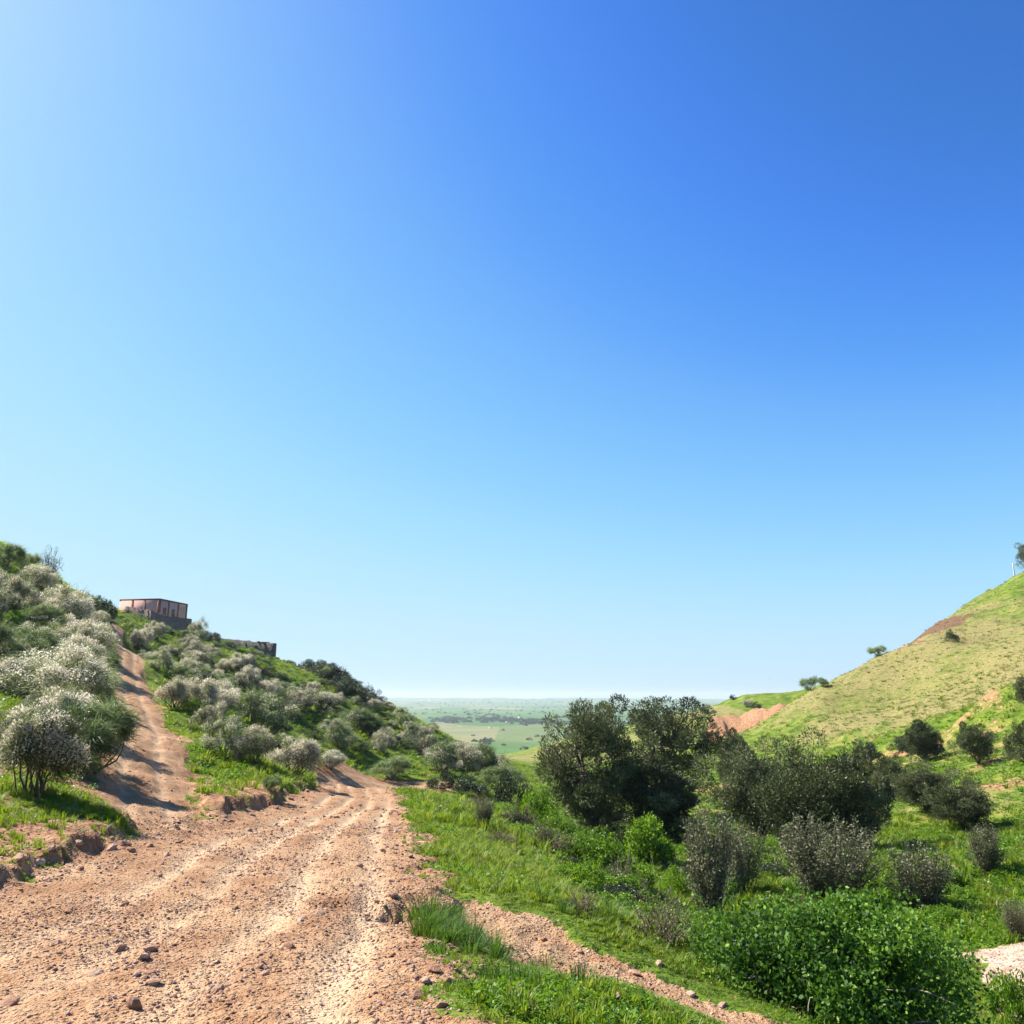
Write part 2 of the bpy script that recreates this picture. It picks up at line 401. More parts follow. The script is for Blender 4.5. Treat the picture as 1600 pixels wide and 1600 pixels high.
# ground: grass, dry field, bare soil, then the patchwork of the plain
def ground_mat():
    s = NT('grassy ground')
    p = s.node('ShaderNodeNewGeometry').outputs['Position']
    n0 = s.noise(p, .06, 4, .55); n1 = s.noise(p, .5, 5, .6); n2 = s.noise(p, 3.2, 5, .65); n3 = s.noise(p, 14, 3, .6)
    g = s.ramp(n1, [(.3, (.05, .085, .010)), (.48, (.10, .15, .015)), (.62, (.165, .20, .022)), (.75, (.24, .24, .04))])
    g = s.mix(s.map(n2, .45, .7, 0, .5), g, (.05, .10, .012))
    dryc = s.ramp(n2, [(.3, (0.104, 0.116, 0.028)), (.45, (0.172, 0.156, 0.052)), (.58, (0.248, 0.200, 0.084)), (.72, (0.336, 0.264, 0.132))])
    soil = s.ramp(n2, [(.3, (0.139, 0.066, 0.037)), (.5, (0.295, 0.156, 0.082)), (.7, (0.443, 0.271, 0.156))])
    soil = s.mix(s.attr('brown'), soil, s.ramp(n2, [(.35, (.055, .032, .02)), (.65, (.15, .09, .055))]))
    dry = s.attr('dry'); so = s.attr('soil'); far = s.attr('far')
    fd = s.map(s.math('ADD', dry, s.math('MULTIPLY', s.math('SUBTRACT', s.math('ADD', n1, n2), 1.0), 1.1)), .3, .7)
    c = s.mix(fd, g, dryc)
    fs = s.map(s.math('ADD', so, s.math('MULTIPLY', s.math('SUBTRACT', n2, .5), 1.2)), .4, .62)
    c = s.mix(fs, c, soil)
    # the plain far below: fields in long patches, scrub specks
    mp = s.node('ShaderNodeMapping'); mp.inputs['Scale'].default_value = (1, .42, 0); mp.inputs['Rotation'].default_value = (0, 0, .25)
    s.l.new(p, mp.inputs['Vector'])
    v = s.vor(mp.outputs[0], .0042)
    fc = s.ramp(s.node('ShaderNodeSeparateColor').outputs[0], [(0, (0.085, 0.085, 0.085)), (1, (0.085, 0.085, 0.085))]) if False else None
    sc = s.node('ShaderNodeSeparateColor'); s.l.new(v.outputs['Color'], sc.inputs[0])
    fc = s.ramp(sc.outputs[0], [(.0, (0.047, 0.102, 0.025)), (.3, (0.072, 0.145, 0.030)), (.5, (0.093, 0.162, 0.043)), (.65, (0.136, 0.170, 0.055)), (.82, (0.060, 0.128, 0.025)), (.93, (0.221, 0.196, 0.093)), (1, (0.085, 0.145, 0.034))])
    fc = s.mix(s.map(s.noise(p, .011, 4, .6), .4, .7, 0, .5), fc, (0.051, 0.102, 0.030))
    fc = s.mix(s.map(s.noise(p, .035, 3, .6), .66, .72, 0, .75), fc, (0.025, 0.047, 0.017))
    c = s.mix(far, c, fc)
    h = s.math('ADD', n3, s.math('MULTIPLY', n2, 2.2))
    return s.done(s.bsdf(c, .95, s.bump(h, .8, .06), .08))
M['ground'] = ground_mat()

# ------------------------------------------------------------------ mesh helpers
def mesh_np(name, verts, faces, mats=None, attrs=None, smooth=False, midx=None):
    """faces: (n,3) or (n,4) int array, or a list of such arrays"""
    me = bpy.data.meshes.new(name)
    if not isinstance(faces, list): faces = [faces]
    faces = [f for f in faces if len(f)]
    nv = len(verts); nl = sum(f.size for f in faces); nf = sum(len(f) for f in faces)
    me.vertices.add(nv); me.vertices.foreach_set('co', np.ascontiguousarray(verts, dtype=np.float32).ravel())
    me.loops.add(nl); me.polygons.add(nf)
    li = np.concatenate([f.ravel() for f in faces]).astype(np.int32)
    tot = np.concatenate([np.full(len(f), f.shape[1], np.int32) for f in faces])
    st = np.r_[0, np.cumsum(tot)[:-1]].astype(np.int32)
    me.loops.foreach_set('vertex_index', li)
    me.polygons.foreach_set('loop_start', st)
    me.polygons.foreach_set('loop_total', tot) if False else None
    if smooth: me.polygons.foreach_set('use_smooth', np.ones(nf, bool))
    if midx is not None: me.polygons.foreach_set('material_index', midx.astype(np.int32))
    for m in (mats or []): me.materials.append(m)
    for k, v in (attrs or {}).items():
        a = me.attributes.new(k, 'FLOAT', 'POINT'); a.data.foreach_set('value', np.ascontiguousarray(v, dtype=np.float32))
    me.update(calc_edges=True)
    me.validate()
    return me
def link(name, me, parent=None, loc=None):
    o = bpy.data.objects.new(name, me); COL.objects.link(o)
    if parent is not None: o.parent = parent
    if loc is not None: o.location = loc
    return o
def tag(o, label=None, cat=None, group=None, kind=None):
    if label: o['label'] = label
    if cat: o['category'] = cat
    if group: o['group'] = group
    if kind: o['kind'] = kind
    return o

# ------------------------------------------------------------------ the ground sheet, split into road, tracks and land
def build_ground():
    a_in = np.linspace(-36, 36, 680)
    a_out = np.r_[np.linspace(36, 90, 46)[1:], np.linspace(90, 270, 60)[1:-1], np.linspace(270, 324, 46)[:-1]]
    az = np.radians(np.r_[a_in, a_out])                       # closed ring
    rr = [0.25]
    while rr[-1] < 11500:
        r = rr[-1]
        k = 1.05 if r < 3 else 1.0075 if r < 30 else 1.0095 if r < 300 else 1.03
        rr.append(r * k)
    rr = np.array(rr); na, nr = len(az), len(rr)
    A, R = np.meshgrid(az, rr)
    X = (np.sin(A) * R).ravel(); Y = (np.cos(A) * R).ravel()
    Z = H(X, Y)
    i = np.arange(nr - 1)[:, None]; j = np.arange(na)[None]
    q = np.stack([i * na + j, i * na + (j + 1) % na, (i + 1) * na + (j + 1) % na, (i + 1) * na + j], -1).reshape(-1, 4)
    q = q[:, ::-1]
    # attributes: what grows there
    r = np.hypot(X, Y)
    far = sstep(420, 650, r)
    dry, soil = land_attrs(X, Y)
    sc = hit(1440, 994, 100, 400)[0]
    brown = (1 - sstep(14, 22, np.hypot(X - sc[0], Y - sc[1]))) * .85
    ri, ti, fi, bi = road_in(X, Y), track_in(X, Y), foot_in(X, Y), bed_in(X, Y)
    u = (X - np.interp(Y, LY, LL)) / np.maximum(np.interp(Y, RY, RR) - np.interp(Y, LY, LL), .5) + .06 * fbm(Y / 4, X * .3, 51, 3)
    rut = np.zeros(len(X))
    for c in (.30, .47, .66, .84): rut += np.exp(-((u - c) / .04) ** 2)
    tr_ = (X - np.interp(Y, TY, TX)) + .12 * fbm(Y / 2, X * 0, 52, 2)
    rut = np.clip(rut, 0, 1) * sstep(0, .4, ri) * (.45 + 1.4 * np.clip(fbm(X / 2, Y / 4, 71, 3) + .2, 0, .6)) + sstep(0, .2, ti) * (Y > 15) * .6 * (np.exp(-((tr_ - .42) / .16) ** 2) + np.exp(-((tr_ + .45) / .16) ** 2))
    rut = np.clip(rut, 0, 1) if True else np.clip(rut * sstep(0, .4, ri) * sstep(-.3, .25, fbm(X / 2, Y / 2, 71, 3)), 0, 1)
    fm = lambda v: v[q].mean(1)
    reg = np.zeros(len(q), int)
    reg[fm(bi) > 0] = 4
    reg[fm(fi) > 0] = 3
    reg[fm(ti) > 0] = 2
    reg[fm(ri) > 0] = 1
    V = np.c_[X, Y, Z]
    out = {}
    for k, nm, mt in ((0, 'ground', M['ground']), (1, 'dirt_road', M['dirt']), (2, 'hill_track', M['dirt']), (3, 'footpath', M['dirt']), (4, 'stream_bed', M['bed'])):
        f = q[reg == k]
        ids, inv = np.unique(f, return_inverse=True)
        f2 = inv.reshape(-1, 4)
        me = mesh_np(nm, V[ids], f2, [mt], {'dry': dry[ids], 'soil': soil[ids], 'far': far[ids], 'brown': brown[ids], 'rut': rut[ids]}, smooth=True)
        o = link(nm, me); o['kind'] = 'structure'; out[nm] = o
    # small disc under the camera
    n = na; me = None
    return out
def poly_in(x, y, pts):
    """soft point-in-polygon by crossing count"""
    c = np.zeros(np.shape(x), bool)
    n = len(pts)
    for k in range(n):
        x1, y1 = pts[k]; x2, y2 = pts[(k + 1) % n]
        hitm = ((y1 > y) != (y2 > y)) & (x < (x2 - x1) * (y - y1) / (y2 - y1 + 1e-12) + x1)
        c ^= hitm
    return c
def px_of(x, y, z):
    """photograph pixel of a world point (used to decide what grows where)"""
    dx, dy, dz = x, y, z - CAM_H
    f = dy * CT + dz * ST; u = -dy * ST + dz * CT
    f = np.maximum(f, .01)
    return 800 + FPX * dx / f, 800 - FPX * u / f
FIELD = [_xy(1090, 1150, 150), _xy(1200, 1188, 108), _xy(1390, 1168, 93), _xy(1500, 1130, 88), _xy(1640, 1068, 76), (130, 90), (175, 170), (165, 240), (125, 222), (95, 190), (70, 158), _xy(1275, 1076, 142), _xy(1258, 1110, 160), _xy(1252, 1128, 155), _xy(1190, 1155, 148)]
CUT = [_xy(1098, 1150, 180), _xy(1150, 1146, 178), _xy(1250, 1122, 164), _xy(1240, 1109, 178), _xy(1190, 1104, 190), _xy(1150, 1110, 190), _xy(1105, 1120, 188)]
def land_attrs(X, Y):
    r = np.hypot(X, Y)
    dry = np.full(X.shape, .12) + .25 * fbm(X / 9, Y / 9, 81, 3)
    wob = 5 * fbm(X / 6, Y / 6, 83, 3)
    fld = poly_in(X + wob, Y + wob, FIELD)
    dry = np.where(fld, .76 + .6 * fbm(X / 26, Y / 26, 84, 3) + .2 * fbm(X / 5, Y / 5, 85, 3), dry)
    # crest and foot of the field stay green
    zf = np.hypot(X, Y)
    ft = seg_dist(X, Y, np.array([_xy(1090, 1160, 140), _xy(1200, 1188, 108), _xy(1390, 1168, 93), _xy(1500, 1130, 88), _xy(1640, 1068, 76)]))
    dry = np.where(fld, dry - .45 * (1 - sstep(3, 14, ft + 5 * fbm(X / 7, Y / 7, 96, 2))) - .45 * sstep(202, 220, zf + 16 * fbm(X / 12, Y / 12, 97, 2)) * (X > 95), dry)
    soil = np.zeros(X.shape) + .10 * fbm(X / 4, Y / 4, 86, 3)
    cut = poly_in(X + wob * .6, Y + wob * .6, CUT)
    soil = np.where(cut, 1.0, soil)
    # brown scar near the top of the field, eroded ledge at its foot
    for (px, py, d, rad, amt) in [(1445, 992, 180, 9, 1.), (1415, 1008, 166, 6, 1.), (1475, 978, 186, 7, .8)]:
        c = hit(px, py, 100, 400)[0]
        soil = np.maximum(soil, amt * (1 - sstep(.5, 1, np.hypot(X - c[0], Y - c[1]) / rad + .6 * fbm(X / 4, Y / 4, 87, 3))))
    for pl_, h_, w_ in LEDGES:
        d = seg_dist(X, Y, np.array(pl_))
        soil = np.maximum(soil, (1 - sstep(.7, 2.0, d)) * sstep(-.35, -.05, fbm(X / 7, Y / 7, 88, 2)))
    # third ridge is yellowish, right slope has bare patches
    dry = np.where((Y > 165) & (X > -40) & (X < 60) & (r < 420) & ~cut, .45 + .5 * fbm(X / 18, Y / 18, 89, 3), dry)
    sl = (X > 11) & (Y < 90) & (r < 120)
    soil = np.where(sl, np.maximum(soil, .30 + .75 * fbm(X / 3.2, Y / 3.2, 90, 3)), soil)
    dry = np.where(sl, dry + .25 + .3 * fbm(X / 7, Y / 7, 93, 2), dry)
    # worn strips beside road and tracks
    ri, ti = road_in(X, Y), track_in(X, Y)
    edge = np.maximum(sstep(-.55, 0, ri), sstep(-.7, 0, ti))
    soil = np.maximum(soil, edge * (.55 + .5 * fbm(X * 1.5, Y * 1.5, 91, 2)))
    wedge = (Y > 10) & (Y < 24) & (X > -9.5) & (X < -5) & (ti > -2.2)
    soil = np.where(wedge, np.maximum(soil, .62 + .5 * fbm(X, Y, 92, 3)), soil)
    bank = (Y > 7) & (Y < 13) & (X < -4.8) & (X > -9)
    soil = np.where(bank, np.maximum(soil, .48 + .7 * fbm(X * .7, Y * .7, 94, 3)), soil)
    ter = np.hypot((X + 7.5) / 4, (Y - 57) / 3) < 1
    soil = np.where(ter, .9, soil)
    dry = np.where((X > -1.5) & (X < 2.5) & (Y > 6) & (Y < 22), dry + .12, dry)
    return np.clip(dry, 0, 1), np.clip(soil, 0, 1)
LAND = build_ground()
# ------------------------------------------------------------------ plant building blocks
def unit(v):
    return v / np.maximum(np.linalg.norm(v, axis=-1, keepdims=True), 1e-9)
def rdir(rng, n):
    return unit(rng.normal(size=(n, 3)))
def leaves(rng, c, u, L, W, up=.0, droop=0.0):
    """rhombus leaves: base at c, running along u; returns verts, quads"""
    n = len(c)
    w = np.cross(u, rdir(rng, n)); w = unit(w)
    L = np.broadcast_to(L, n)[:, None]; W = np.broadcast_to(W, n)[:, None]
    tip = c + u * L; tip[:, 2] -= droop * L[:, 0]
    mid = c + u * L * .45
    v = np.stack([c, mid + w * W * .5, tip, mid - w * W * .5], 1).reshape(-1, 3)
    f = np.arange(4 * n).reshape(n, 4)
    return v, f
def tube(pts, rad, n=5):
    pts = np.asarray(pts, float); rad = np.asarray(rad, float)
    k = len(pts)
    t = unit(np.gradient(pts, axis=0))
    ref = np.array([0.31, .17, .93]) if abs(t[0, 2]) < .8 else np.array([1., .2, 0])
    a = unit(np.cross(t, ref)); b = np.cross(t, a)
    th = np.linspace(0, 2 * np.pi, n, endpoint=False)
    v = (pts[:, None] + rad[:, None, None] * (np.cos(th)[None, :, None] * a[:, None] + np.sin(th)[None, :, None] * b[:, None])).reshape(-1, 3)
    i = np.arange(k - 1)[:, None] * n; j = np.arange(n)[None]
    f = np.stack([i + j, i + (j + 1) % n, i + n + (j + 1) % n, i + n + j], -1).reshape(-1, 4)
    return v, f
class MB:
    def __init__(s): s.v, s.f, s.a, s.n = [], [], [], 0
    def add(s, v, f, var=0.5):
        s.v.append(v); s.f.append(f + s.n); s.n += len(v)
        var = np.asarray(var, float)
        if var.ndim == 0: a = np.full(len(v), float(var))
        elif len(var) == len(v): a = var
        else: a = np.repeat(var, len(v) // len(var))
        s.a.append(a)
    def mesh(s, name, mat, smooth=False):
        if not s.v: return None
        f4 = [f for f in s.f if f.shape[1] == 4]; f3 = [f for f in s.f if f.shape[1] == 3]
        fl = ([np.concatenate(f4)] if f4 else []) + ([np.concatenate(f3)] if f3 else [])
        return mesh_np(name, np.concatenate(s.v), fl, [mat], {'var': np.concatenate(s.a)}, smooth)
def bend(rng, a, b, k=5, sag=.08, jit=.05):
    t = np.linspace(0, 1, k)[:, None]
    L = np.linalg.norm(b - a)
    m = a + (b - a) * t
    off = rng.normal(size=3) * sag * L
    m = m + np.sin(t * np.pi) * off + rng.normal(size=(k, 3)) * jit * L * np.sin(t * np.pi)
    return m

# materials of the plants
M['bark'] = plain_mat('grey brown bark', (.06, .045, .032), (.13, .10, .075), 14, .9, .6, .01)
M['palebark'] = plain_mat('bleached twig', (.20, .16, .105), (.34, .28, .20), 14, .85, .4, .005)
M['broom'] = leaf_mat('broom stems', [(.0, (.05, .07, .022)), (.35, (.13, .155, .055)), (.7, (.25, .27, .11)), (1, (.38, .38, .20))], .42)
M['broomgreen'] = leaf_mat('green broom stems', [(.0, (.045, .08, .022)), (.35, (.12, .18, .05)), (.7, (.23, .30, .10)), (1, (.38, .43, .21))], .42)
M['blossom'] = leaf_mat('broom blossom', [(.0, (.55, .45, .33)), (.4, (.76, .66, .51)), (1, (.90, .83, .69))], .45)
M['olive'] = leaf_mat('olive leaves', [(.0, (.020, .028, .009)), (.4, (.062, .078, .024)), (.75, (.135, .152, .056)), (1, (.25, .26, .13))], .28, rough=.5, spec=.3, rnd=.12)
M['scrub'] = leaf_mat('grey scrub leaves', [(.0, (.04, .043, .018)), (.4, (.10, .104, .046)), (.75, (.18, .18, .09)), (1, (.29, .28, .17))], .25, rough=.5, rnd=.12)
M['mastic'] = leaf_mat('dark shrub leaves', [(.0, (.012, .022, .007)), (.45, (.030, .052, .013)), (.8, (.060, .088, .022)), (1, (.105, .13, .04))], .22, rough=.45, spec=.4)
M['glossy'] = leaf_mat('glossy broad leaves', [(.0, (.008, .026, .004)), (.35, (.024, .070, .007)), (.7, (.065, .155, .013)), (1, (.17, .29, .03))], .28, (.15, .32, .02), rough=.6, spec=.25)
M['herb'] = leaf_mat('bright herb leaves', [(.0, (.028, .075, .005)), (.4, (.075, .17, .008)), (.75, (.14, .27, .014)), (1, (.25, .36, .03))], .42, (.26, .42, .015), rough=.45)
M['grass'] = leaf_mat('grass blades', [(.0, (.040, .09, .006)), (.4, (.105, .19, .009)), (.7, (.19, .27, .016)), (1, (.34, .34, .05))], .45, (.32, .40, .02), rough=.5)
M['straw'] = leaf_mat('dry grass', [(.0, (.16, .13, .04)), (.5, (.33, .26, .10)), (1, (.52, .42, .20))], .4)
M['drytwig'] = leaf_mat('dry twigs', [(.0, (.07, .045, .028)), (.5, (.17, .115, .07)), (1, (.32, .24, .16))], .15)
M['yellow'] = leaf_mat('yellow petals', [(0, (.62, .42, .02)), (1, (.80, .62, .05))], .3)
M['tallgrass'] = leaf_mat('dark lush grass', [(.0, (.02, .06, .008)), (.4, (.05, .12, .012)), (.75, (.10, .18, .02)), (1, (.18, .24, .04))], .4, (.16, .30, .02), rough=.5)
M['rock'] = None

# ------------------------------------------------------------------ prototypes: each returns {part name: mesh}
def broom_proto(seed, rx=1.0, rz=1.0, ncl=38, ns=150, nf=120, green=False, white=1.0, lean=0.1, clear=.26):
    """broom bush of about 2 x rx metres across and 2 x rz tall: whippy stems in fluffy lobes, blossom outside"""
    rng = np.random.default_rng(seed)
    st, fo, bl = MB(), MB(), MB()
    cl = []
    nlb = rng.integers(5, 8)
    lob = []
    for k in range(nlb):
        th = k * 2 * np.pi / nlb + rng.normal() * .5; rr = rng.uniform(.25, .72)
        lob.append((math.cos(th) * rr * rx, math.sin(th) * rr * rx, rz * rng.uniform(.55, 1.45) * (1 - .35 * rr), rng.uniform(.30, .58)))
    while len(cl) < ncl:
        lx, ly, lz, lr = lob[rng.integers(nlb)]
        d = rdir(rng, 1)[0]; d[2] = d[2] * .8 + .15
        p = np.array([lx + d[0] * lr * rx, ly + d[1] * lr * rx, lz + d[2] * lr * rz])
        p[2] = max(clear * rz * rng.uniform(.7, 1.3), p[2])
        p[0] += lean * p[2] * .3
        cl.append(p)
    cl = np.array(cl)
    for k in range(14):
        a = np.array([rng.normal() * .10, rng.normal() * .10, -.25])
        b = cl[rng.integers(ncl)]
        st.add(*tube(bend(rng, a, b, 6, .10, .03), np.linspace(.035, .008, 6), 5))
    for p in cl:
        base = np.array([0, 0, .3 * rz])
        outd = unit((p - base)[None])[0]
        # whips: start around the lobe, fan outward, droop at the end
        n = int(ns * rng.uniform(.7, 1.3))
        R = rng.uniform(.16, .40) * min(rx, rz)
        d = unit(rdir(rng, n) + outd * .55 + np.array([0, 0, .5]))
        c = p + rdir(rng, n) * R * rng.uniform(0, .75, (n, 1)) ** .6
        tone = rng.uniform(.15, .75)
        v, f = leaves(rng, c, d, rng.uniform(.12, .36, n) * (1 + 1.0 * (rng.uniform(0, 1, n) > .74)) * min(rx, rz) * 1.1, rng.uniform(.007, .016, n) * 1.25, droop=.25)
        fo.add(v, f, np.clip(tone + rng.normal(0, .17, n), 0, 1))
        # inner dark mass
        m = int(nf * 1.7 * white * (rng.uniform(.3, 1.7) if rng.random() > .15 else .05))
        if m:
            dd = unit(rdir(rng, m) + np.array([0, 0, .55]) + outd * .4)
            cc = p + dd * R * rng.uniform(.55, 1.25, (m, 1)); cc[:, 2] -= .05 * R
            v, f = leaves(rng, cc, unit(rdir(rng, m) + np.array([0, 0, -.35])), rng.uniform(.035, .10, m) * rx, rng.uniform(.014, .030, m) * max(rx, .7))
            bl.add(v, f, np.clip(rng.normal(.55, .25, m), 0, 1))
    return {'stem': st.mesh('broom_stem', M['bark']), 'foliage': fo.mesh('broom_foliage', M['broomgreen' if green else 'broom']), 'blossom': bl.mesh('broom_blossom', M['blossom'])}

def tree_proto(seed, h=5.0, rx=1.9, mat='olive', ncl=46, nl=330, leaf=(.10, .18), lw=.30, trunk_h=.9, tr=.13, gap=.35, upright=.45, squash=.5, lobe=(.34, .62), bark='bark', core=True):
    """olive-like tree: forked trunk, limbs to every leaf cluster, many small leaves"""
    rng = np.random.default_rng(seed)
    tk, lb, fo = MB(), MB(), MB()
    cz = trunk_h + (h - trunk_h) * .52; rz = (h - trunk_h) * .5
    cl = []; tries = 0
    while len(cl) < ncl and tries < 4000:
        tries += 1
        d = rdir(rng, 1)[0]
        rad = rng.uniform(.3, 1.0) ** .6
        wob = 1 + .85 * vnoise(np.array([d[0] * 1.7 + d[2] + seed * 3.1]), np.array([d[1] * 1.7 - d[2]]), seed)[0]
        p = np.array([d[0] * rx * rad * wob, d[1] * rx * rad * wob, cz + d[2] * rz * rad * wob])
        if any(np.linalg.norm(p - q) < gap * .55 for q in cl): continue
        cl.append(p)
    fork = np.array([rng.normal() * .1 * rx, rng.normal() * .1 * rx, trunk_h * .7])
    tp = bend(rng, np.array([0, 0, -.35]), fork, 6, .08, .03)
    tk.add(*tube(tp, np.linspace(tr * 1.35, tr, 6) , 8))
    nm = 5
    mains = [np.array([rng.normal() * rx * .35, rng.normal() * rx * .35, trunk_h + (h - trunk_h) * rng.uniform(.25, .6)]) for _ in range(nm)]
    for m in mains:
        lb.add(*tube(bend(rng, fork, m, 6, .07, .03), np.linspace(tr * .75, tr * .35, 6), 6))
    for p in cl:
        m = min(mains, key=lambda q: np.linalg.norm(q - p))
        lb.add(*tube(bend(rng, m, p, 5, .06, .04), np.linspace(tr * .34, tr * .08, 5), 4))
    for p in cl:
        R = rng.uniform(*lobe) * (rx / 1.9) ** .5
        n = int(nl * rng.uniform(.7, 1.3))
        dd = rdir(rng, n)
        q = dd * np.array([1, 1, 1 - squash * .4]) * R * rng.uniform(.25, 1.05, (n, 1)) ** .5
        u = unit(dd * .8 + rdir(rng, n) * .7 + np.array([0, 0, upright]))
        tone = rng.uniform(.2, .7)
        v, f = leaves(rng, p + q, u, rng.uniform(*leaf, n), rng.uniform(*leaf, n) * lw)
        fo.add(v, f, np.clip(tone + rng.normal(0, .2, n), 0, 1))
    return {'trunk': tk.mesh('tree_trunk', M[bark], True), 'limb': lb.mesh('tree_limb', M[bark], True), 'crown': fo.mesh('tree_crown', M[mat])}

def shoot_proto(seed, h=2.2, rx=.7, n=90, mat='scrub', leaf=(.05, .09), lw=.35, per=60, spread=.7, bark='bark', bare=.25):
    """upright scrub: many near-vertical shoots set with small leaves"""
    rng = np.random.default_rng(seed)
    st, fo = MB(), MB()
    for k in range(n):
        a = np.array([rng.normal() * .12 * rx, rng.normal() * .12 * rx, -.15])
        th = rng.uniform(0, 2 * np.pi); rr = rx * math.sqrt(rng.uniform(0, 1)) * spread
        hh = h * rng.uniform(.45, 1.0) * (1 - .35 * (rr / rx) ** 2)
        m = np.array([math.cos(th) * rr, math.sin(th) * rr, hh * .55])
        b = m + np.array([math.cos(th) * rr * .25 + rng.normal() * .1, math.sin(th) * rr * .25 + rng.normal() * .1, hh * .45])
        t = np.linspace(0, 1, 7)[:, None]
        pts = (1 - t) ** 2 * a + 2 * t * (1 - t) * m + t * t * b
        if k % 3 == 0: st.add(*tube(pts, np.linspace(.016, .004, 7) * (h / 2.2), 4))
        q = int(per * rng.uniform(.6, 1.4))
        s = rng.uniform(bare, 1.02, q) ** .8
        s = np.clip(s, 0, 1)[:, None]
        c = (1 - s) ** 2 * a + 2 * s * (1 - s) * m + s * s * b + rng.normal(size=(q, 3)) * .045 * (h / 2.2)
        u = unit(rdir(rng, q) + np.array([0, 0, .75]))
        tone = rng.uniform(.25, .75)
        v, f = leaves(rng, c, u, rng.uniform(*leaf, q), rng.uniform(*leaf, q) * lw)
        fo.add(v, f, np.clip(tone + rng.normal(0, .2, q), 0, 1))
    return {'stem': st.mesh('scrub_stem', M[bark], True), 'foliage': fo.mesh('scrub_foliage', M[mat])}

def dome_proto(seed, rx=2.0, ry=1.5, h=1.6, n=12000, mat='glossy', leaf=(.06, .10), lw=.7, lumps=26, twigs=10, bark='palebark', fill=.35, flow=None, holes=()):
    """dense low bush: leaves over overlapping mounds with dark gaps between them"""
    rng = np.random.default_rng(seed)
    st, fo, bl = MB(), MB(), MB()
    L = []
    for k in range(lumps):
        th = rng.uniform(0, 2 * np.pi); rr = math.sqrt(rng.uniform(0, 1))
        x, y = math.cos(th) * rr * rx * .85, math.sin(th) * rr * ry * .85
        z = h * (1 - .75 * rr ** 2) * rng.uniform(.35, .88)
        L.append((x, y, z, rng.uniform(.16, .44) * min(rx, ry, h * 1.2)))
    per = n // lumps
    for (x, y, z, R) in L:
        m = int(per * rng.uniform(.6, 1.4))
        d = unit(rdir(rng, m) + np.array([0, 0, .25]))
        c = np.array([x, y, z]) + d * R * (1 - fill * rng.uniform(0, 1, (m, 1)) ** 2) * (1 + .15 * rng.normal(size=(m, 1)))
        c[:, 2] = np.maximum(c[:, 2], rng.uniform(.0, .12, m))
        for hx, hy, hz, hr in holes:
            c = c[np.linalg.norm(c - np.array([hx, hy, hz]), axis=1) > hr * (1 + .15 * rng.normal())]
        m = len(c); d = rdir(rng, m)
        if m == 0: continue
        u = unit(rdir(rng, m) + d * .5 + np.array([0, 0, -.05]))
        tone = rng.uniform(.12, .85)
        v, f = leaves(rng, c, u, rng.uniform(*leaf, m), rng.uniform(*leaf, m) * lw)
        fo.add(v, f, np.clip(tone + rng.normal(0, .24, m), 0, 1))
        if flow:
            q = m // flow
            bl.add(*leaves(rng, np.array([x, y, z]) + unit(rdir(rng, q) + np.array([0, 0, .6])) * R * 1.05, rdir(rng, q), .04, .03), rng.uniform(0, 1, q))
    for k in range(lumps):                       # shoots that stick out of the mounds
        x, y, z, R = L[rng.integers(lumps)]
        d = unit((rdir(rng, 1)[0] + np.array([x / rx * .6, y / ry * .6, .8]))[None])[0]
        a = np.array([x, y, z]) + d * R * .7; m = int(26 * rng.uniform(.5, 1.3)); s_ = rng.uniform(0, 1, (m, 1))
        c = a + d * s_ * R * rng.uniform(.5, 1.0) + rng.normal(size=(m, 3)) * leaf[0] * .5
        v, f = leaves(rng, c, unit(rdir(rng, m) + d * .6), rng.uniform(*leaf, m), rng.uniform(*leaf, m) * lw)
        fo.add(v, f, np.clip(rng.uniform(.3, .9) + rng.normal(0, .15, m), 0, 1))
    for k in range(twigs):
        x, y, z, R = L[rng.integers(lumps)]
        a = np.array([x * .3, y * .3, -.1]); b = np.array([x, y, z + R * rng.uniform(.3, 1.1)]) * np.array([1.05, 1.05, 1])
        st.add(*tube(bend(rng, a, b, 6, .12, .04), np.linspace(.022, .006, 6), 5))
    for hx, hy, hz, hr in holes:
        for k in range(2):
            b = np.array([hx, hy, hz]) + rdir(rng, 1)[0] * hr * .8; b[1] += hr * .2
            a = np.array([hx * .6, hy * .6, -.1])
            st.add(*tube(bend(rng, a, b, 6, .15, .05), np.linspace(.011, .003, 6), 5))
    d = {'stem': st.mesh('bush_stem', M[bark], True), 'foliage': fo.mesh('bush_foliage', M[mat])}
    if flow: d['blossom'] = bl.mesh('bush_blossom', M['yellow'])
    return d

def twig_proto(seed, rx=.7, h=.6, n=140, mat='drytwig', fans=3, leafy=0):
    """dry or bare bush: crossing thin branches"""
    rng = np.random.default_rng(seed)
    st, fo = MB(), MB()
    for k in range(n):
        a = np.array([rng.normal() * .15 * rx, rng.normal() * .15 * rx, -.05])
        d = rdir(rng, 1)[0]; d[2] = abs(d[2]) * .9 + .15
        b = a + d * np.array([rx, rx, h]) * rng.uniform(.6, 1.1)
        p = bend(rng, a, b, 5, .16, .06)
        st.add(*tube(p, np.linspace(.010, .003, 5), 3), rng.uniform(0, 1))
        for q in range(fans):
            s = p[rng.integers(2, 5)]
            e = s + unit((d + rng.normal(size=3) * .6)[None])[0] * rng.uniform(.12, .3) * rx
            st.add(*tube(np.array([s, (s + e) / 2 + rng.normal(size=3) * .02, e]), [.005, .004, .002], 3), rng.uniform(0, 1))
            if leafy:
                m = leafy
                c = s + (e - s) * rng.uniform(0, 1, (m, 1)); fo.add(*leaves(rng, c, rdir(rng, m), .05, .025), rng.uniform(.2, .9, m))
    d = {'twig': st.mesh('dry_twig', M[mat])}
    if leafy: d['foliage'] = fo.mesh('twig_foliage', M['scrub'])
    return d

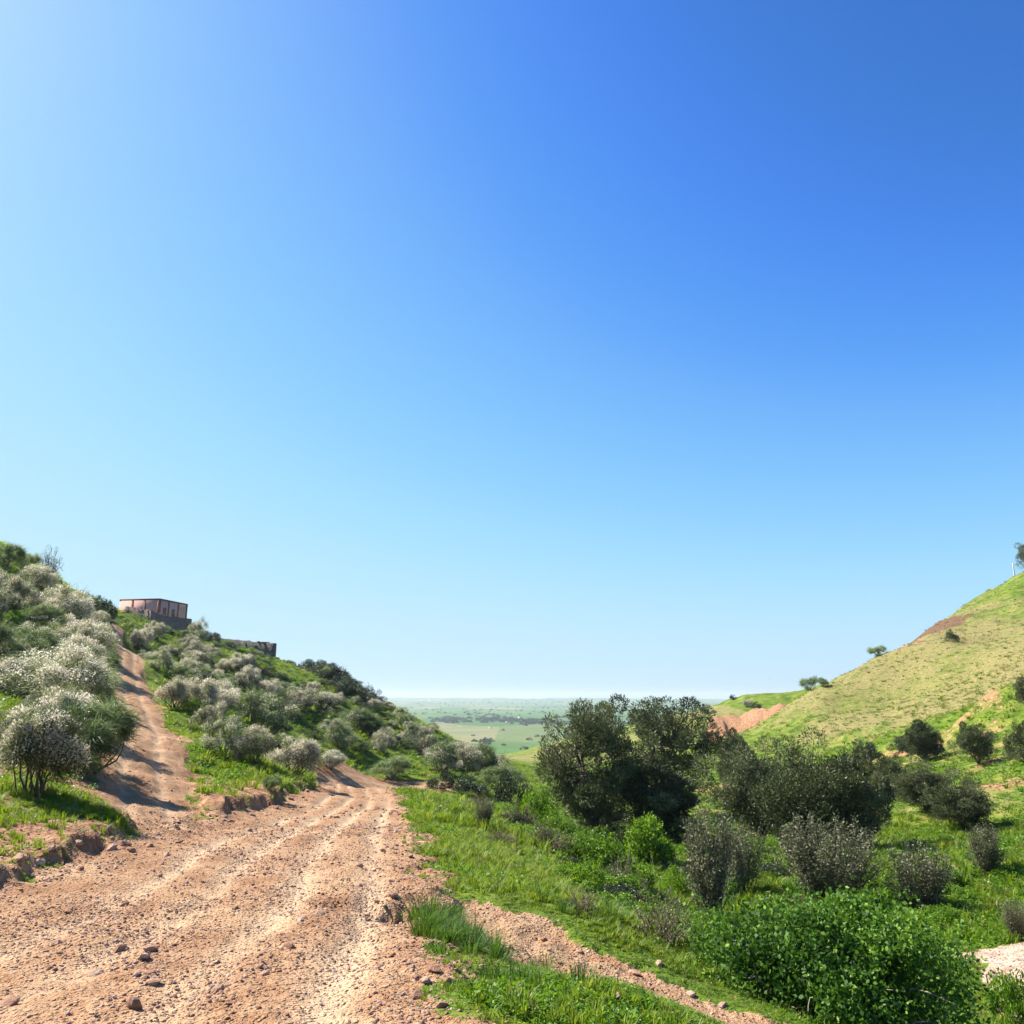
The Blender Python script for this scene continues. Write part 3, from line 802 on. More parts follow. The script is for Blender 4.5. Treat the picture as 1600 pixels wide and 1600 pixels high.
def dead_branch_proto(seed, h=1.1):
    """pale bare branching stem"""
    rng = np.random.default_rng(seed)
    st, tw = MB(), MB()
    def grow(a, d, L, r, lev):
        b = a + d * L
        p = bend(rng, a, b, 5, .10, .04)
        (st if lev < 2 else tw).add(*tube(p, np.linspace(r, r * .55, 5), 5 if lev < 2 else 4))
        if lev < 4:
            for k in range(3 if lev < 2 else 2):
                dd = unit((d + rng.normal(size=3) * .55 + np.array([0, 0, .15]))[None])[0]
                grow(p[rng.integers(2, 5)], dd, L * rng.uniform(.5, .75), r * .55, lev + 1)
    grow(np.array([0, 0, -.1]), unit(np.array([[.1, .0, 1.]]))[0], h * .45, .022, 0)
    grow(np.array([.05, .0, -.1]), unit(np.array([[-.5, .2, .8]]))[0], h * .35, .016, 0)
    return {'stem': st.mesh('branch_stem', M['palebark'], True), 'twig': tw.mesh('branch_twig', M['palebark'])}

# ------------------------------------------------------------------ placing plants
def place(name, proto, loc, label, cat, group=None, s=(1, 1, 1), rz=0.0, parts=None):
    if len(parts or proto) == 1 or parts == 'one':
        pass
    e = bpy.data.objects.new(name, None); COL.objects.link(e)
    e.empty_display_size = .3
    e.location = loc; e.scale = s; e.rotation_euler = (0, 0, rz)
    tag(e, label, cat, group)
    for pn, me in proto.items():
        if me is None: continue
        o = bpy.data.objects.new(pn, me); COL.objects.link(o); o.parent = e
    return e
def size_of(proto):
    lo = np.array([1e9] * 3); hi = -lo
    for pn, me in proto.items():
        if me is None or pn in ('stem', 'trunk', 'limb', 'twig') and len(proto) > 1: continue
        co = np.empty(len(me.vertices) * 3, np.float32); me.vertices.foreach_get('co', co); co = co.reshape(-1, 3)
        lo = np.minimum(lo, np.percentile(co, .5, axis=0)); hi = np.maximum(hi, np.percentile(co, 99.5, axis=0))
    return (hi - lo)[:2].mean(), hi[2]
SZ = {}
def put(name, key, px, py, w, h, label, cat, group=None, rz=None, sink=.04, d=None):
    """plant with its foot at a photograph pixel on the ground, w x h photograph pixels large at that distance"""
    proto = PR[key]
    if d is None:
        p, t = hit(px, py)
    else:
        q = at(px, py, d); p = np.array([q[0], q[1], gz(q[0], q[1])]); t = d
    if key not in SZ: SZ[key] = size_of(proto)
    W0, H0 = SZ[key]
    sx = w * t / FPX / W0; sz = h * t / FPX / H0
    return place(name, proto, (p[0], p[1], p[2] - sink * sz), label, cat, group, (sx, sx, sz), random.uniform(0, 6.28) if rz is None else rz)
PR = {}
for k in range(4): PR['broom%d' % k] = broom_proto(100 + k, rx=(1.0, 1.1, .9, 1.0)[k], ncl=(34, 40, 30, 36)[k], ns=150, nf=150, white=(1.0, 1.4, .75, 1.15)[k], green=k == 2, lean=(.1, .3, 0, .2)[k])
PR['broom4'] = broom_proto(140, 1.3, .8, 44, 130, 150, white=.9, lean=.4)
PR['broom5'] = broom_proto(141, .8, 1.15, 30, 170, 110, green=True, white=.8, lean=-.2)
for k in range(2): PR['greenbroom%d' % k] = broom_proto(120 + k, ncl=40, ns=210, nf=60, green=True, white=(.12, .3)[k])
PR['broomnear'] = broom_proto(130, ncl=54, ns=330, nf=330, white=1.0, clear=.62)
PR['broomnear2'] = broom_proto(131, ncl=54, ns=420, nf=120, green=True, white=.35)
PR['olivebig'] = tree_proto(200, 5.4, 2.3, ncl=100, nl=420, tr=.17, trunk_h=.45)
PR['olivetall'] = tree_proto(207, 5.6, 1.8, ncl=62, nl=300, tr=.15, trunk_h=1.2, gap=.45)
PR['olivewide'] = tree_proto(202, 4.0, 2.4, ncl=100, nl=440, trunk_h=.2, tr=.12)
PR['oliveround'] = tree_proto(203, 3.2, 1.6, ncl=66, nl=360, trunk_h=.3, tr=.10, lobe=(.3, .5))
PR['oliveround2'] = tree_proto(204, 3.2, 1.7, ncl=60, nl=330, trunk_h=.35, tr=.10, lobe=(.3, .5))
PR['shoot0'] = shoot_proto(210, 2.2, .75, 130, per=80)
PR['shoot1'] = shoot_proto(211, 1.9, .8, 120, per=70)
PR['shoot2'] = shoot_proto(212, 2.0, 1.1, 190, per=70)
PR['ivy'] = dome_proto(220, 2.0, 1.5, 1.35, 38000, 'glossy', (.035, .08), .72, 64, 22, holes=[(.45, -1.0, .72, .40), (-.95, -.95, .5, .26), (1.3, -.7, .35, .25)])
PR['leafy'] = dome_proto(221, 1.0, .9, 1.2, 4200, 'herb', (.06, .11), .6, 16, 6, bark='bark')
PR['ivylow'] = dome_proto(222, 1.2, 1.0, .8, 6500, 'herb', (.05, .09), .75, 22, 5, bark='bark')
PR['bright'] = dome_proto(225, 1.0, 1.0, .9, 5200, 'herb', (.05, .09), .5, 24, 3, bark='bark')
PR['mastic0'] = dome_proto(223, 1.0, 1.0, 1.2, 7500, 'mastic', (.045, .085), .45, 20, 4, bark='bark')
PR['mastic1'] = dome_proto(224, 1.1, .9, 1.0, 7000, 'mastic', (.045, .085), .45, 16, 4, bark='bark')
PR['dry'] = twig_proto(230)
PR['dryleafy'] = twig_proto(231, n=90, leafy=3)
PR['dead'] = dead_branch_proto(232)

# ---- left side, near bushes one by one
NEARL = 'broom bushes beside the hill track'
put('broom_bush', 'broomnear', 62, 1246, 118, 128, 'pale-flowering broom bush with dark forked stems, nearest on the left', 'bush', NEARL, rz=.3)
put('broom_bush', 'broomnear2', 128, 1205, 130, 105, 'green arching broom bush right behind the nearest pale one, beside the track', 'bush', NEARL, rz=2.)
place('broom_bush', PR['broom0'], (-6.2, 7.7, gz(-6.2, 7.7) - .05), 'broom bush just outside the left edge, its shadow falling on the road', 'bush', NEARL, (.62, .62, .62), 1.)
L1 = [('broom0', 12, 1165, 60, 60, 'grey white broom bush cut by the left edge above the nearest one'),
      ('broom1', 92, 1096, 92, 78, 'large cream-flowering broom bush at mid slope left of the track'),
      ('greenbroom1', 150, 1104, 66, 68, 'grey green broom bush overhanging the left edge of the hill track'),
      ('broom2', 22, 1040, 62, 58, 'grey broom bush on the bright grass by the left edge'),
      ('broom3', 132, 1028, 96, 72, 'wide pale broom bush at the bend of the hill track'),
      ('broom1', 92, 985, 104, 84, 'largest white-flowering broom bush high on the left slope'),
      ('broom0', 20, 958, 72, 84, 'tall white broom bush against the left edge near the skyline'),
      ('broom3', 55, 925, 60, 52, 'grey broom bush just under the skyline on the far left'),
      ('mastic0', 85, 1110, 36, 26, 'small bright green shrub tucked under the cream broom'),
      ('mastic1', 160, 968, 44, 44, 'rounded dark green shrub on the slope left of the pink house')]
for k, (key, px, py, w, h, lab) in enumerate(L1):
    put('broom_bush' if 'broom' in key else 'green_shrub', key, px, py, w * .92, h * .84, lab, 'bush', NEARL)
SKL = 'bushes on the left skyline'
for key, px, py, w, h, lab in [('greenbroom0', 10, 885, 44, 36, 'grey bush at the very left of the skyline'),
                               ('greenbroom1', 38, 890, 36, 30, 'second grey bush from the left on the skyline'),
                               ('dryleafy', 76, 897, 34, 46, 'thin twiggy bush sticking up above the left skyline'),
                               ('dryleafy', 96, 903, 30, 34, 'low twiggy bush right of the tallest twigs on the skyline'),
                               ('mastic0', 128, 918, 36, 22, 'flat dark shrub on the skyline left of the round dark one'),
                               ('mastic1', 155, 930, 40, 32, 'round dark shrub on the skyline beside the pink house'),
                               ('greenbroom1', 323, 992, 34, 30, 'lone grey bush on the skyline right of the pink house')]:
    put('skyline_bush', key, px, py, w, h, lab, 'bush', SKL)
# ---- right of the hill track, down to the road
MID = 'broom bushes between track and road'
for key, px, py, w, h, lab in [('broom1', 274, 1108, 58, 48, 'white broom bush standing right of the hill track halfway up'),
                               ('broom0', 322, 1152, 56, 58, 'cream broom bush on the bank above the grassy wedge'),
                               ('broom2', 352, 1182, 60, 62, 'tall pale broom bush, left of the cluster above the road'),
                               ('broom3', 396, 1194, 62, 60, 'middle broom bush of the cluster above the road'),
                               ('broom1', 456, 1210, 84, 58, 'widest white broom bush overhanging the left road bank'),
                               ('greenbroom1', 425, 1236, 32, 24, 'small green broom seedling on the grass beside the road bank'),
                               ('broom3', 514, 1202, 46, 28, 'low white broom bush at the end of the left road bank'),
                               ('broom0', 600, 1178, 40, 36, 'white broom bush just behind the road bend'),
                               ('greenbroom0', 612, 1218, 66, 34, 'grey green broom bush on the right verge at the road bend'),
                               ('broom2', 254, 1052, 46, 36, 'pale broom bush at the upper right edge of the hill track'),
                               ('broom0', 306, 1042, 50, 28, 'white broom bush below the pink house, right of the track'),
                               ('broom1', 372, 1048, 46, 28, 'white broom bush below the left end of the dark wall'),
                               ('broom3', 388, 1090, 38, 50, 'upright white broom bush on the steep grass slope'),
                               ('broom1', 424, 1096, 46, 34, 'cream broom bush under the bright grass strip'),
                               ('broom0', 470, 1112, 54, 38, 'white broom bush in the middle of the far slope'),
                               ('broom2', 610, 1098, 46, 30, 'pale broom bush crowning the nose of the far left slope')]:
    put('broom_bush', key, px, py, w, h, lab, 'bush', MID)
# ---- the rest of the left hillside, bush by bush
def fill(poly, n, keys, wts, size, name, label, group, seed, mind, cat='bush', flat=(.6, .9)):
    rng = np.random.default_rng(seed)
    pts = []; poly = np.array(poly); lo, hi = poly.min(0), poly.max(0)
    X, Y = rng.uniform(lo[0], hi[0], 3000), rng.uniform(lo[1], hi[1], 3000)
    ok = poly_in(X, Y, poly) & (track_in(X, Y) < -1.1) & (road_in(X, Y) < -.9)
    X, Y = X[ok], Y[ok]; Z = H(X, Y)
    qx, qy = px_of(X, Y, Z + 1.7); bx, by = px_of(X, Y, Z)
    ok = ~poly_in(bx, by, [(385, 1012), (408, 1012), (492, 1058), (478, 1072), (420, 1046)])
    if 'hedge' not in label:
        ok &= ~(((qx > 180) & (qx < 302) & (qy < 978)) | ((qx > 332) & (qx < 432) & (qy < 1018)))
    X, Y = X[ok], Y[ok]
    for x, y in zip(X.tolist(), Y.tolist()):
        if len(pts) >= n: break
        if any((x - a) ** 2 + (y - b) ** 2 < mind ** 2 for a, b in pts): continue
        pts.append((x, y))
    ys = sorted(p[1] for p in pts); xs = sorted(p[0] / p[1] for p in pts)
    for (x, y) in pts:
        key = keys[rng.choice(len(keys), p=np.array(wts) / sum(wts))]
        if key not in SZ: SZ[key] = size_of(PR[key])
        w = rng.uniform(*size); h = w * rng.uniform(*flat)
        sz_ = 'large' if w > size[0] + .66 * (size[1] - size[0]) else 'small' if w < size[0] + .33 * (size[1] - size[0]) else 'middling'
        rk = ys.index(y) / len(ys)
        lv = 'low on' if rk < .33 else 'high on' if rk > .66 else 'halfway up'
        rx_ = xs.index(x / y) / len(xs); sd_ = 'left side' if rx_ < .33 else 'right side' if rx_ > .66 else 'middle part'
        kd = {'b': 'white-flowering broom', 'g': 'grey green broom', 'm': 'dark evergreen shrub', 's': 'grey upright scrub'}[key[0]]
        place(name, PR[key], (x, y, gz(x, y) - .06), '%s %s %s %s, %s' % (sz_, kd, lv, label, sd_), cat, group, (w / SZ[key][0] * rng.uniform(.85, 1.3), w / SZ[key][0] * rng.uniform(.75, 1.1), h / SZ[key][1]), rng.uniform(0, 6.28))
    return pts
Bk = ['broom0', 'broom1', 'broom2', 'broom3', 'greenbroom0', 'greenbroom1', 'broom4', 'broom5', 'shoot1', 'mastic0']
fill([_xy(250, 1120, 45), _xy(480, 1190, 40), _xy(560, 1195, 62), _xy(560, 1105, 110), _xy(450, 1045, 126), _xy(215, 1020, 100)], 62, Bk, [2, 2.5, 2.5, 2, 1.5, 1.5, 2, 2, 1.5, 1.5], (1.2, 2.7), 'broom_bush',
     'the slope right of the hill track', 'brooms on the slope below the dark wall', 301, 2.7)
fill([_xy(560, 1195, 62), _xy(690, 1207, 78), _xy(735, 1194, 102), _xy(595, 1100, 117), _xy(555, 1105, 108)], 44, Bk, [1.5, 1.5, 2, 1.5, 1.5, 1.5, 2, 1.5, 1, 2], (1.2, 2.6), 'broom_bush',
     'the nose of the far left slope', 'brooms on the far slope nose', 302, 2.6)
fill([_xy(195, 1010, 98), _xy(300, 1035, 105), _xy(320, 1015, 124), _xy(210, 990, 124), _xy(175, 985, 112)], 22, Bk, [2, 2.5, 2, 2.5, 1, 1, 2, 2, .5, .5], (2.0, 3.6), 'broom_bush',
     'the slope directly below the pink house', 'brooms below the pink house', 303, 3.2)
fill([_xy(5, 1130, 22), _xy(120, 1100, 28), _xy(170, 1020, 85), _xy(150, 950, 100), _xy(5, 900, 60), (-26, 30)], 26, Bk, [2, 2, 2, 2, 1.5, 1.5, 2, 2, 1, 1], (1.3, 2.6), 'broom_bush',
     'the steep slope left of the hill track', 'brooms left of the hill track', 304, 2.4)
fill([_xy(640, 1212, 62), _xy(700, 1216, 62), _xy(800, 1200, 90), _xy(735, 1190, 104), _xy(690, 1200, 84)], 18, Bk, [1, 1, 1, 1, 1, 1, 1, 1, 1, 4], (1.8, 3.2), 'broom_bush',
     'the bushy foot of the far slope', 'bushes at the foot of the far slope', 305, 2.5)
# row overhanging the left edge of the hill track
for k, y in enumerate([19.5, 23.5, 27.5, 31, 35.5, 40, 46, 53, 61]):
    x = float(np.interp(y, TY, TX)) - 2.1 - .5 * (k % 3); key = Bk[(k * 2 + 1) % 8]
    if key not in SZ: SZ[key] = size_of(PR[key])
    w = 1.7 + .25 * ((k * 7) % 4)
    place('broom_bush', PR[key], (x, y, gz(x, y) - .06), ['nearest', 'second', 'third', 'fourth', 'fifth', 'sixth', 'seventh', 'eighth', 'farthest'][k] + ' bush in the row along the left edge of the hill track', 'bush', 'bushes edging the hill track', (w / SZ[key][0], w / SZ[key][0], w * .85 / SZ[key][1]), k * 1.3)
DK = ['mastic0', 'mastic1']
fill([_xy(430, 1028, 136), _xy(520, 1052, 122), _xy(540, 1075, 112), _xy(470, 1052, 122)], 22, DK, [1, 1], (3.4, 5.4), 'dark_shrub', 'the hedge along the far left crest', 'dark hedge on the crest', 306, 1.6, flat=(.42, .56))
fill([_xy(535, 1060, 118), _xy(590, 1080, 120), _xy(585, 1092, 114), _xy(535, 1085, 110)], 7, DK, [1, 1], (3.0, 4.4), 'dark_shrub', 'the right end of the crest hedge', 'dark shrubs ending the crest hedge', 307, 1.9, flat=(.45, .6))
fill([_xy(290, 1000, 140), _xy(400, 1040, 112), _xy(400, 1028, 128), _xy(310, 995, 146)], 9, DK, [1, 1], (2.2, 3.6), 'dark_shrub', 'the grass between pink house and dark wall', 'dark shrubs below the wall', 308, 2.6, flat=(.45, .6))

# ---- olives and scrub in the valley
OL = 'olive trees in the valley'
for key, px, py, w, h, lab, rz in [
        ('olivebig', 928, 1304, 172, 204, 'largest dark olive tree, leftmost of the valley olives', .4),
        ('olivetall', 1052, 1282, 162, 186, 'olive tree with bare limbs showing, right of the largest one', 1.2),
        ('oliveround', 1030, 1318, 160, 126, 'small olive tree in front between the two tall ones', 2.2),
        ('oliveround2', 1150, 1245, 78, 100, 'slender olive tree in the gap before the yellow field', .6),
        ('olivewide', 1190, 1312, 160, 142, 'left tree of the wide olive clump in the middle right', 3.),
        ('olivewide', 1272, 1338, 176, 176, 'biggest tree of the wide olive clump in the middle right', 1.7),
        ('oliveround', 1342, 1328, 110, 148, 'right tree of the wide olive clump, casting a dark shadow', 4.),
        ('oliveround2', 1394, 1252, 66, 70, 'olive tree peeping out behind the right end of the clump', 2.9),
        ('olivewide', 1448, 1270, 92, 76, 'left olive of the pair standing on the right green slope', .2),
        ('olivewide', 1506, 1298, 96, 82, 'right olive of the pair, with a leaning trunk and long shadow', 5.),
        ('oliveround', 1449, 1192, 60, 62, 'round olive tree under the red ledge, left of three', .9),
        ('oliveround2', 1526, 1198, 62, 66, 'round olive tree under the red ledge, middle of three', 2.4),
        ('oliveround', 1602, 1194, 50, 64, 'olive tree cut by the right edge under the red ledge', 3.3),
        ('oliveround2', 1603, 1108, 36, 46, 'small olive tree at the right edge on the field border', .3)]:
    put('olive_tree', key, px, py, w, h, lab, 'tree', OL, rz)
SC = 'grey scrub bushes in the valley'
for key, px, py, w, h, lab in [
        ('shoot0', 1112, 1440, 88, 168, 'tall narrow grey scrub bush in front of the olives'),
        ('shoot1', 1162, 1396, 66, 108, 'shorter brownish scrub bush right behind the tall narrow one'),
        ('shoot2', 1298, 1412, 150, 128, 'widest grey brown scrub bush behind the glossy green thicket'),
        ('shoot1', 1438, 1428, 92, 104, 'leaning grey scrub bush right of the widest one'),
        ('shoot0', 1545, 1366, 56, 74, 'small dark scrub bush alone on the right slope'),
        ('shoot1', 1592, 1470, 40, 60, 'brown scrub bush at the right edge above the stream bed')]:
    put('scrub_bush', key, px, py, w, h, lab, 'bush', SC)
put('glossy_bush', 'ivy', 1302, 1588, 415, 178, 'big glossy green broadleaf thicket filling the lower right', 'bush', rz=.2)
put('glossy_bush', 'ivylow', 1150, 1520, 130, 90, 'low bright green bush at the left foot of the glossy thicket', 'bush')
put('glossy_bush', 'ivylow', 1590, 1598, 90, 75, 'bright green bush in the bottom right corner', 'bush')
put('leafy_shrub', 'leafy', 1018, 1352, 84, 74, 'light green broadleaf shrub below the olives', 'bush')
put('leafy_shrub', 'ivylow', 925, 1362, 120, 62, 'bright green creeper mound below the largest olive', 'bush')
put('leafy_shrub', 'ivylow', 905, 1392, 80, 46, 'small green creeper mound above the grassy bank', 'bush')
put('leafy_shrub', 'mastic1', 800, 1262, 66, 56, 'green shrub beside the dark hollow left of the olives', 'bush')
put('leafy_shrub', 'ivylow', 838, 1292, 60, 60, 'bright leafy shrub touching the left side of the largest olive', 'bush')
put('leafy_shrub', 'greenbroom0', 785, 1232, 66, 34, 'silvery grey green bush left of the largest olive', 'bush')
put('dark_shrub', 'mastic0', 732, 1242, 64, 28, 'domed dark shrub on the slope past the right verge', 'bush')
put('dark_shrub', 'mastic1', 690, 1232, 46, 26, 'dark shrub left of the domed one, past the right verge', 'bush')
put('dark_shrub', 'mastic0', 752, 1212, 70, 42, 'dark shrub with pale tops at the foot of the far slope', 'bush')
DR = 'dry brown bushes on the verge'
put('dry_bush', 'dry', 742, 1264, 54, 26, 'dry brown bush nearest the domed dark shrub', 'bush', DR)
put('dry_bush', 'dry', 808, 1292, 66, 40, 'dry brown bush with tangled stems in the middle of the verge', 'bush', DR)
put('dry_bush', 'dry', 858, 1330, 96, 50, 'widest dry bush, pale brown tangle above the creeper', 'bush', DR)
put('dry_bush', 'dryleafy', 1030, 1470, 110, 78, 'grey green tangle of thin stems beside the footpath', 'bush', DR)
put('dry_bush', 'dryleafy', 975, 1400, 80, 66, 'brown twiggy bush around the pale dead branch', 'bush', DR)
put('dry_bush', 'dryleafy', 905, 1425, 70, 40, 'low brown twigs on the grassy bank above the footpath', 'bush', DR)
put('dry_bush', 'dry', 780, 1318, 60, 26, 'flat dry tangle on the verge below the other dry bushes', 'bush', DR)
put('leafy_shrub', 'bright', 870, 1306, 70, 40, 'green weedy shrub between dry bush and largest olive', 'bush')
put('leafy_shrub', 'mastic1', 960, 1340, 60, 44, 'dark green shrub left of the light green broadleaf one', 'bush')
put('leafy_shrub', 'bright', 1060, 1405, 70, 50, 'bright green weeds left of the tall narrow scrub bush', 'bush')
put('leafy_shrub', 'ivylow', 985, 1385, 80, 40, 'low leafy creeper right behind the dead branch', 'bush')
put('dead_branch', 'dead', 985, 1452, 74, 130, 'pale dead branch standing above the footpath', 'branch')
put('upright_plant', 'shoot1', 755, 1296, 30, 46, 'dark upright plant on the right verge by the dry bushes', 'plant')
# ---- bushes on the right hill
RH = 'bushes on the right hillside'
put('hill_bush', 'greenbroom1', 1266, 1078, 28, 21, 'grey bush on the right skyline, larger of the low pair', 'bush', RH)
put('hill_bush', 'greenbroom0', 1286, 1074, 20, 14, 'smaller grey bush right beside the larger one on the skyline', 'bush', RH)
put('hill_bush', 'greenbroom1', 1372, 1026, 26, 17, 'wind-bent grey bush on the skyline left of the brown scar', 'bush', RH)
put('hill_bush', 'mastic0', 1487, 1003, 22, 20, 'single green bush in the yellow field below the brown scar', 'bush', RH)
put('hill_bush', 'mastic1', 1420, 1174, 60, 26, 'green thicket under the left end of the red ledge', 'bush', RH)
put('hill_bush', 'mastic1', 1350, 1190, 60, 34, 'green thicket at the foot of the field behind the clump', 'bush', RH)
put('hill_bush', 'mastic0', 1145, 1094, 12, 8, 'round dark bush on the crest of the second hill', 'bush', RH)
put('hill_bush', 'mastic1', 1182, 1106, 18, 10, 'dark bush right above the orange earth cut', 'bush', RH)
put('hill_bush', 'broom1', 1168, 1106, 16, 12, 'white bush right above the orange earth cut', 'bush', RH)
put('hill_bush', 'mastic0', 1105, 1116, 24, 12, 'dark bush left of the orange earth cut', 'bush', RH)
put('far_tree', 'oliveround', 832, 1162, 20, 18, 'dark tree on the low yellow ridge, larger of the two', 'tree', 'two trees on the yellow ridge')
put('far_tree', 'oliveround2', 816, 1164, 12, 11, 'dark tree on the low yellow ridge, smaller of the two', 'tree', 'two trees on the yellow ridge')
# ------------------------------------------------------------------ scattered ground cover (geometry nodes, one object each)
def blade_proto(name, seed, n=36, h=(.10, .26), w=.009, r=.09, mat='grass', lean=.5, extra=None):
    rng = np.random.default_rng(seed); mb = MB()
    th = rng.uniform(0, 2 * np.pi, n); rr = r * np.sqrt(rng.uniform(0, 1, n))
    a = np.c_[np.cos(th) * rr, np.sin(th) * rr, np.full(n, -.03)]
    hh = rng.uniform(*h, n)
    out = np.c_[np.cos(th), np.sin(th), np.zeros(n)] + rng.normal(size=(n, 3)) * .5; out[:, 2] = 0
    l = lean * rng.uniform(.2, 1.2, n)[:, None] * hh[:, None]
    mid = a + out * l * .35; mid[:, 2] = hh * .58
    tip = a + out * l; tip[:, 2] = hh * rng.uniform(.85, 1.05, n)
    side = unit(np.cross(out + np.array([0, 0, .01]), np.array([0, 0, 1.]) + rng.normal(size=(n, 3)) * .3)) * (w * rng.uniform(.6, 1.3, n)[:, None])
    v = np.stack([a - side, a + side, mid + side * .8, mid - side * .8, tip], 1).reshape(-1, 3)
    k = np.arange(n)[:, None] * 5
    mb.v.append(v); mb.f.append(np.concatenate([k + 0, k + 1, k + 2, k + 3], 1)); mb.f.append(np.concatenate([k + 3, k + 2, k + 4], 1)); mb.n += len(v)
    mb.a.append(np.repeat(np.clip(rng.normal(.45, .2, n), 0, 1), 5))
    return mb.mesh(name, M[mat])
def herb_proto(name, seed, n=34, r=.13, h=.13, L=(.035, .07), lw=.8, mat='herb', flat=.6):
    rng = np.random.default_rng(seed); mb = MB()
    th = rng.uniform(0, 2 * np.pi, n); q = np.sqrt(rng.uniform(0, 1, n))
    c = np.c_[np.cos(th) * q * r, np.sin(th) * q * r, h * rng.uniform(.2, 1, n) * (1 - .5 * q * q)]
    u = unit(np.c_[np.cos(th), np.sin(th), rng.uniform(-.2, .8, n)] * .8 + rdir(rng, n) * .6)
    v, f = leaves(rng, c, u, rng.uniform(*L, n), rng.uniform(*L, n) * lw)
    mb.add(v, f, np.clip(rng.normal(.5, .22, n), 0, 1))
    return mb.mesh(name, M[mat])
def flower_proto(name, seed, n=7, h=.16):
    rng = np.random.default_rng(seed); mb = MB()
    for k in range(n):
        c = np.array([rng.normal() * .07, rng.normal() * .07, h * rng.uniform(.6, 1.1)])
        for q in range(5):
            an = q * 2 * np.pi / 5
            mb.add(*leaves(rng, c[None], unit(np.array([[math.cos(an), math.sin(an), .35]])), .022, .02), rng.uniform(0, 1))
    return mb.mesh(name, M['yellow'])
def rock_mesh(name, seed, sub=1, flat=.65):
    import bmesh
    rng = np.random.default_rng(seed)
    bm = bmesh.new(); bmesh.ops.create_icosphere(bm, subdivisions=sub, radius=1)
    sc = np.array([rng.uniform(.8, 1.3), rng.uniform(.6, 1.0), flat * rng.uniform(.6, 1.1)])
    pl = [(unit(rng.normal(size=(1, 3)))[0], rng.uniform(.55, .85)) for _ in range(6)]
    for v in bm.verts:
        p = np.array(v.co) * (1 + rng.normal() * .10)
        for nrm, dd in pl:
            e = p @ nrm - dd
            if e > 0: p = p - nrm * e
        v.co = p * sc
    me = bpy.data.meshes.new(name); bm.to_mesh(me); bm.free(); me.materials.append(M['rock'])
    return me
def rockm():
    s = NT('loose stone')
    oi = s.node('ShaderNodeObjectInfo'); p = s.node('ShaderNodeTexCoord').outputs['Object']
    c = s.ramp(oi.outputs['Random'], [(0, (0.20, 0.11, 0.072)), (.3, (0.272, 0.144, 0.092)), (.6, (0.368, 0.232, 0.156)), (.82, (0.416, 0.296, 0.216)), (1, (0.496, 0.392, 0.304))])
    n = s.noise(p, 2.5, 4, .6)
    c = s.mix(s.map(n, .3, .7, 0, .5), c, (.34, .19, .12))
    return s.done(s.bsdf(c, .9, s.bump(n, .4, .05), .15))
M['rock'] = rockm()

def scatter(name, pts, rot, scl, var, protos, label, cat=None):
    """one object: prototypes instanced on points"""
    pc = bpy.data.collections.new(name + '_kinds')
    for k, me in enumerate(protos):
        pc.objects.link(bpy.data.objects.new('%s_kind_%02d' % (name, k), me))
    me = bpy.data.meshes.new(name)
    me.vertices.add(len(pts)); me.vertices.foreach_set('co', np.ascontiguousarray(pts, np.float32).ravel())
    a = me.attributes.new('rot', 'FLOAT_VECTOR', 'POINT'); a.data.foreach_set('vector', np.ascontiguousarray(rot, np.float32).ravel())
    a = me.attributes.new('scl', 'FLOAT_VECTOR', 'POINT'); a.data.foreach_set('vector', np.ascontiguousarray(scl, np.float32).ravel())
    a = me.attributes.new('kind', 'INT', 'POINT'); a.data.foreach_set('value', np.ascontiguousarray(var, np.int32))
    me.update()
    o = link(name, me); tag(o, label, None, None, 'stuff')
    g = bpy.data.node_groups.new(name + '_scatter', 'GeometryNodeTree')
    g.interface.new_socket('Geometry', in_out='INPUT', socket_type='NodeSocketGeometry')
    g.interface.new_socket('Geometry', in_out='OUTPUT', socket_type='NodeSocketGeometry')
    n, l = g.nodes, g.links
    gi, go = n.new('NodeGroupInput'), n.new('NodeGroupOutput')
    ip = n.new('GeometryNodeInstanceOnPoints'); ci = n.new('GeometryNodeCollectionInfo')
    ci.inputs['Collection'].default_value = pc; ci.inputs['Separate Children'].default_value = True; ci.inputs['Reset Children'].default_value = True
    def na(nm, t):
        q = n.new('GeometryNodeInputNamedAttribute'); q.data_type = t; q.inputs['Name'].default_value = nm; return q.outputs['Attribute']
    l.new(gi.outputs[0], ip.inputs['Points']); l.new(ci.outputs[0], ip.inputs['Instance'])
    ip.inputs['Pick Instance'].default_value = True
    l.new(na('kind', 'INT'), ip.inputs['Instance Index']); l.new(na('rot', 'FLOAT_VECTOR'), ip.inputs['Rotation']); l.new(na('scl', 'FLOAT_VECTOR'), ip.inputs['Scale'])
    l.new(ip.outputs[0], go.inputs[0])
    md = o.modifiers.new('scatter', 'NODES'); md.node_group = g
    return o
def rpts(rng, r0, r1, dens, half=.72):
    n = int(dens * (r1 * r1 - r0 * r0) * half)
    r = np.sqrt(rng.uniform(r0 * r0, r1 * r1, n)); a = rng.uniform(-half, half, n)
    return np.sin(a) * r, np.cos(a) * r
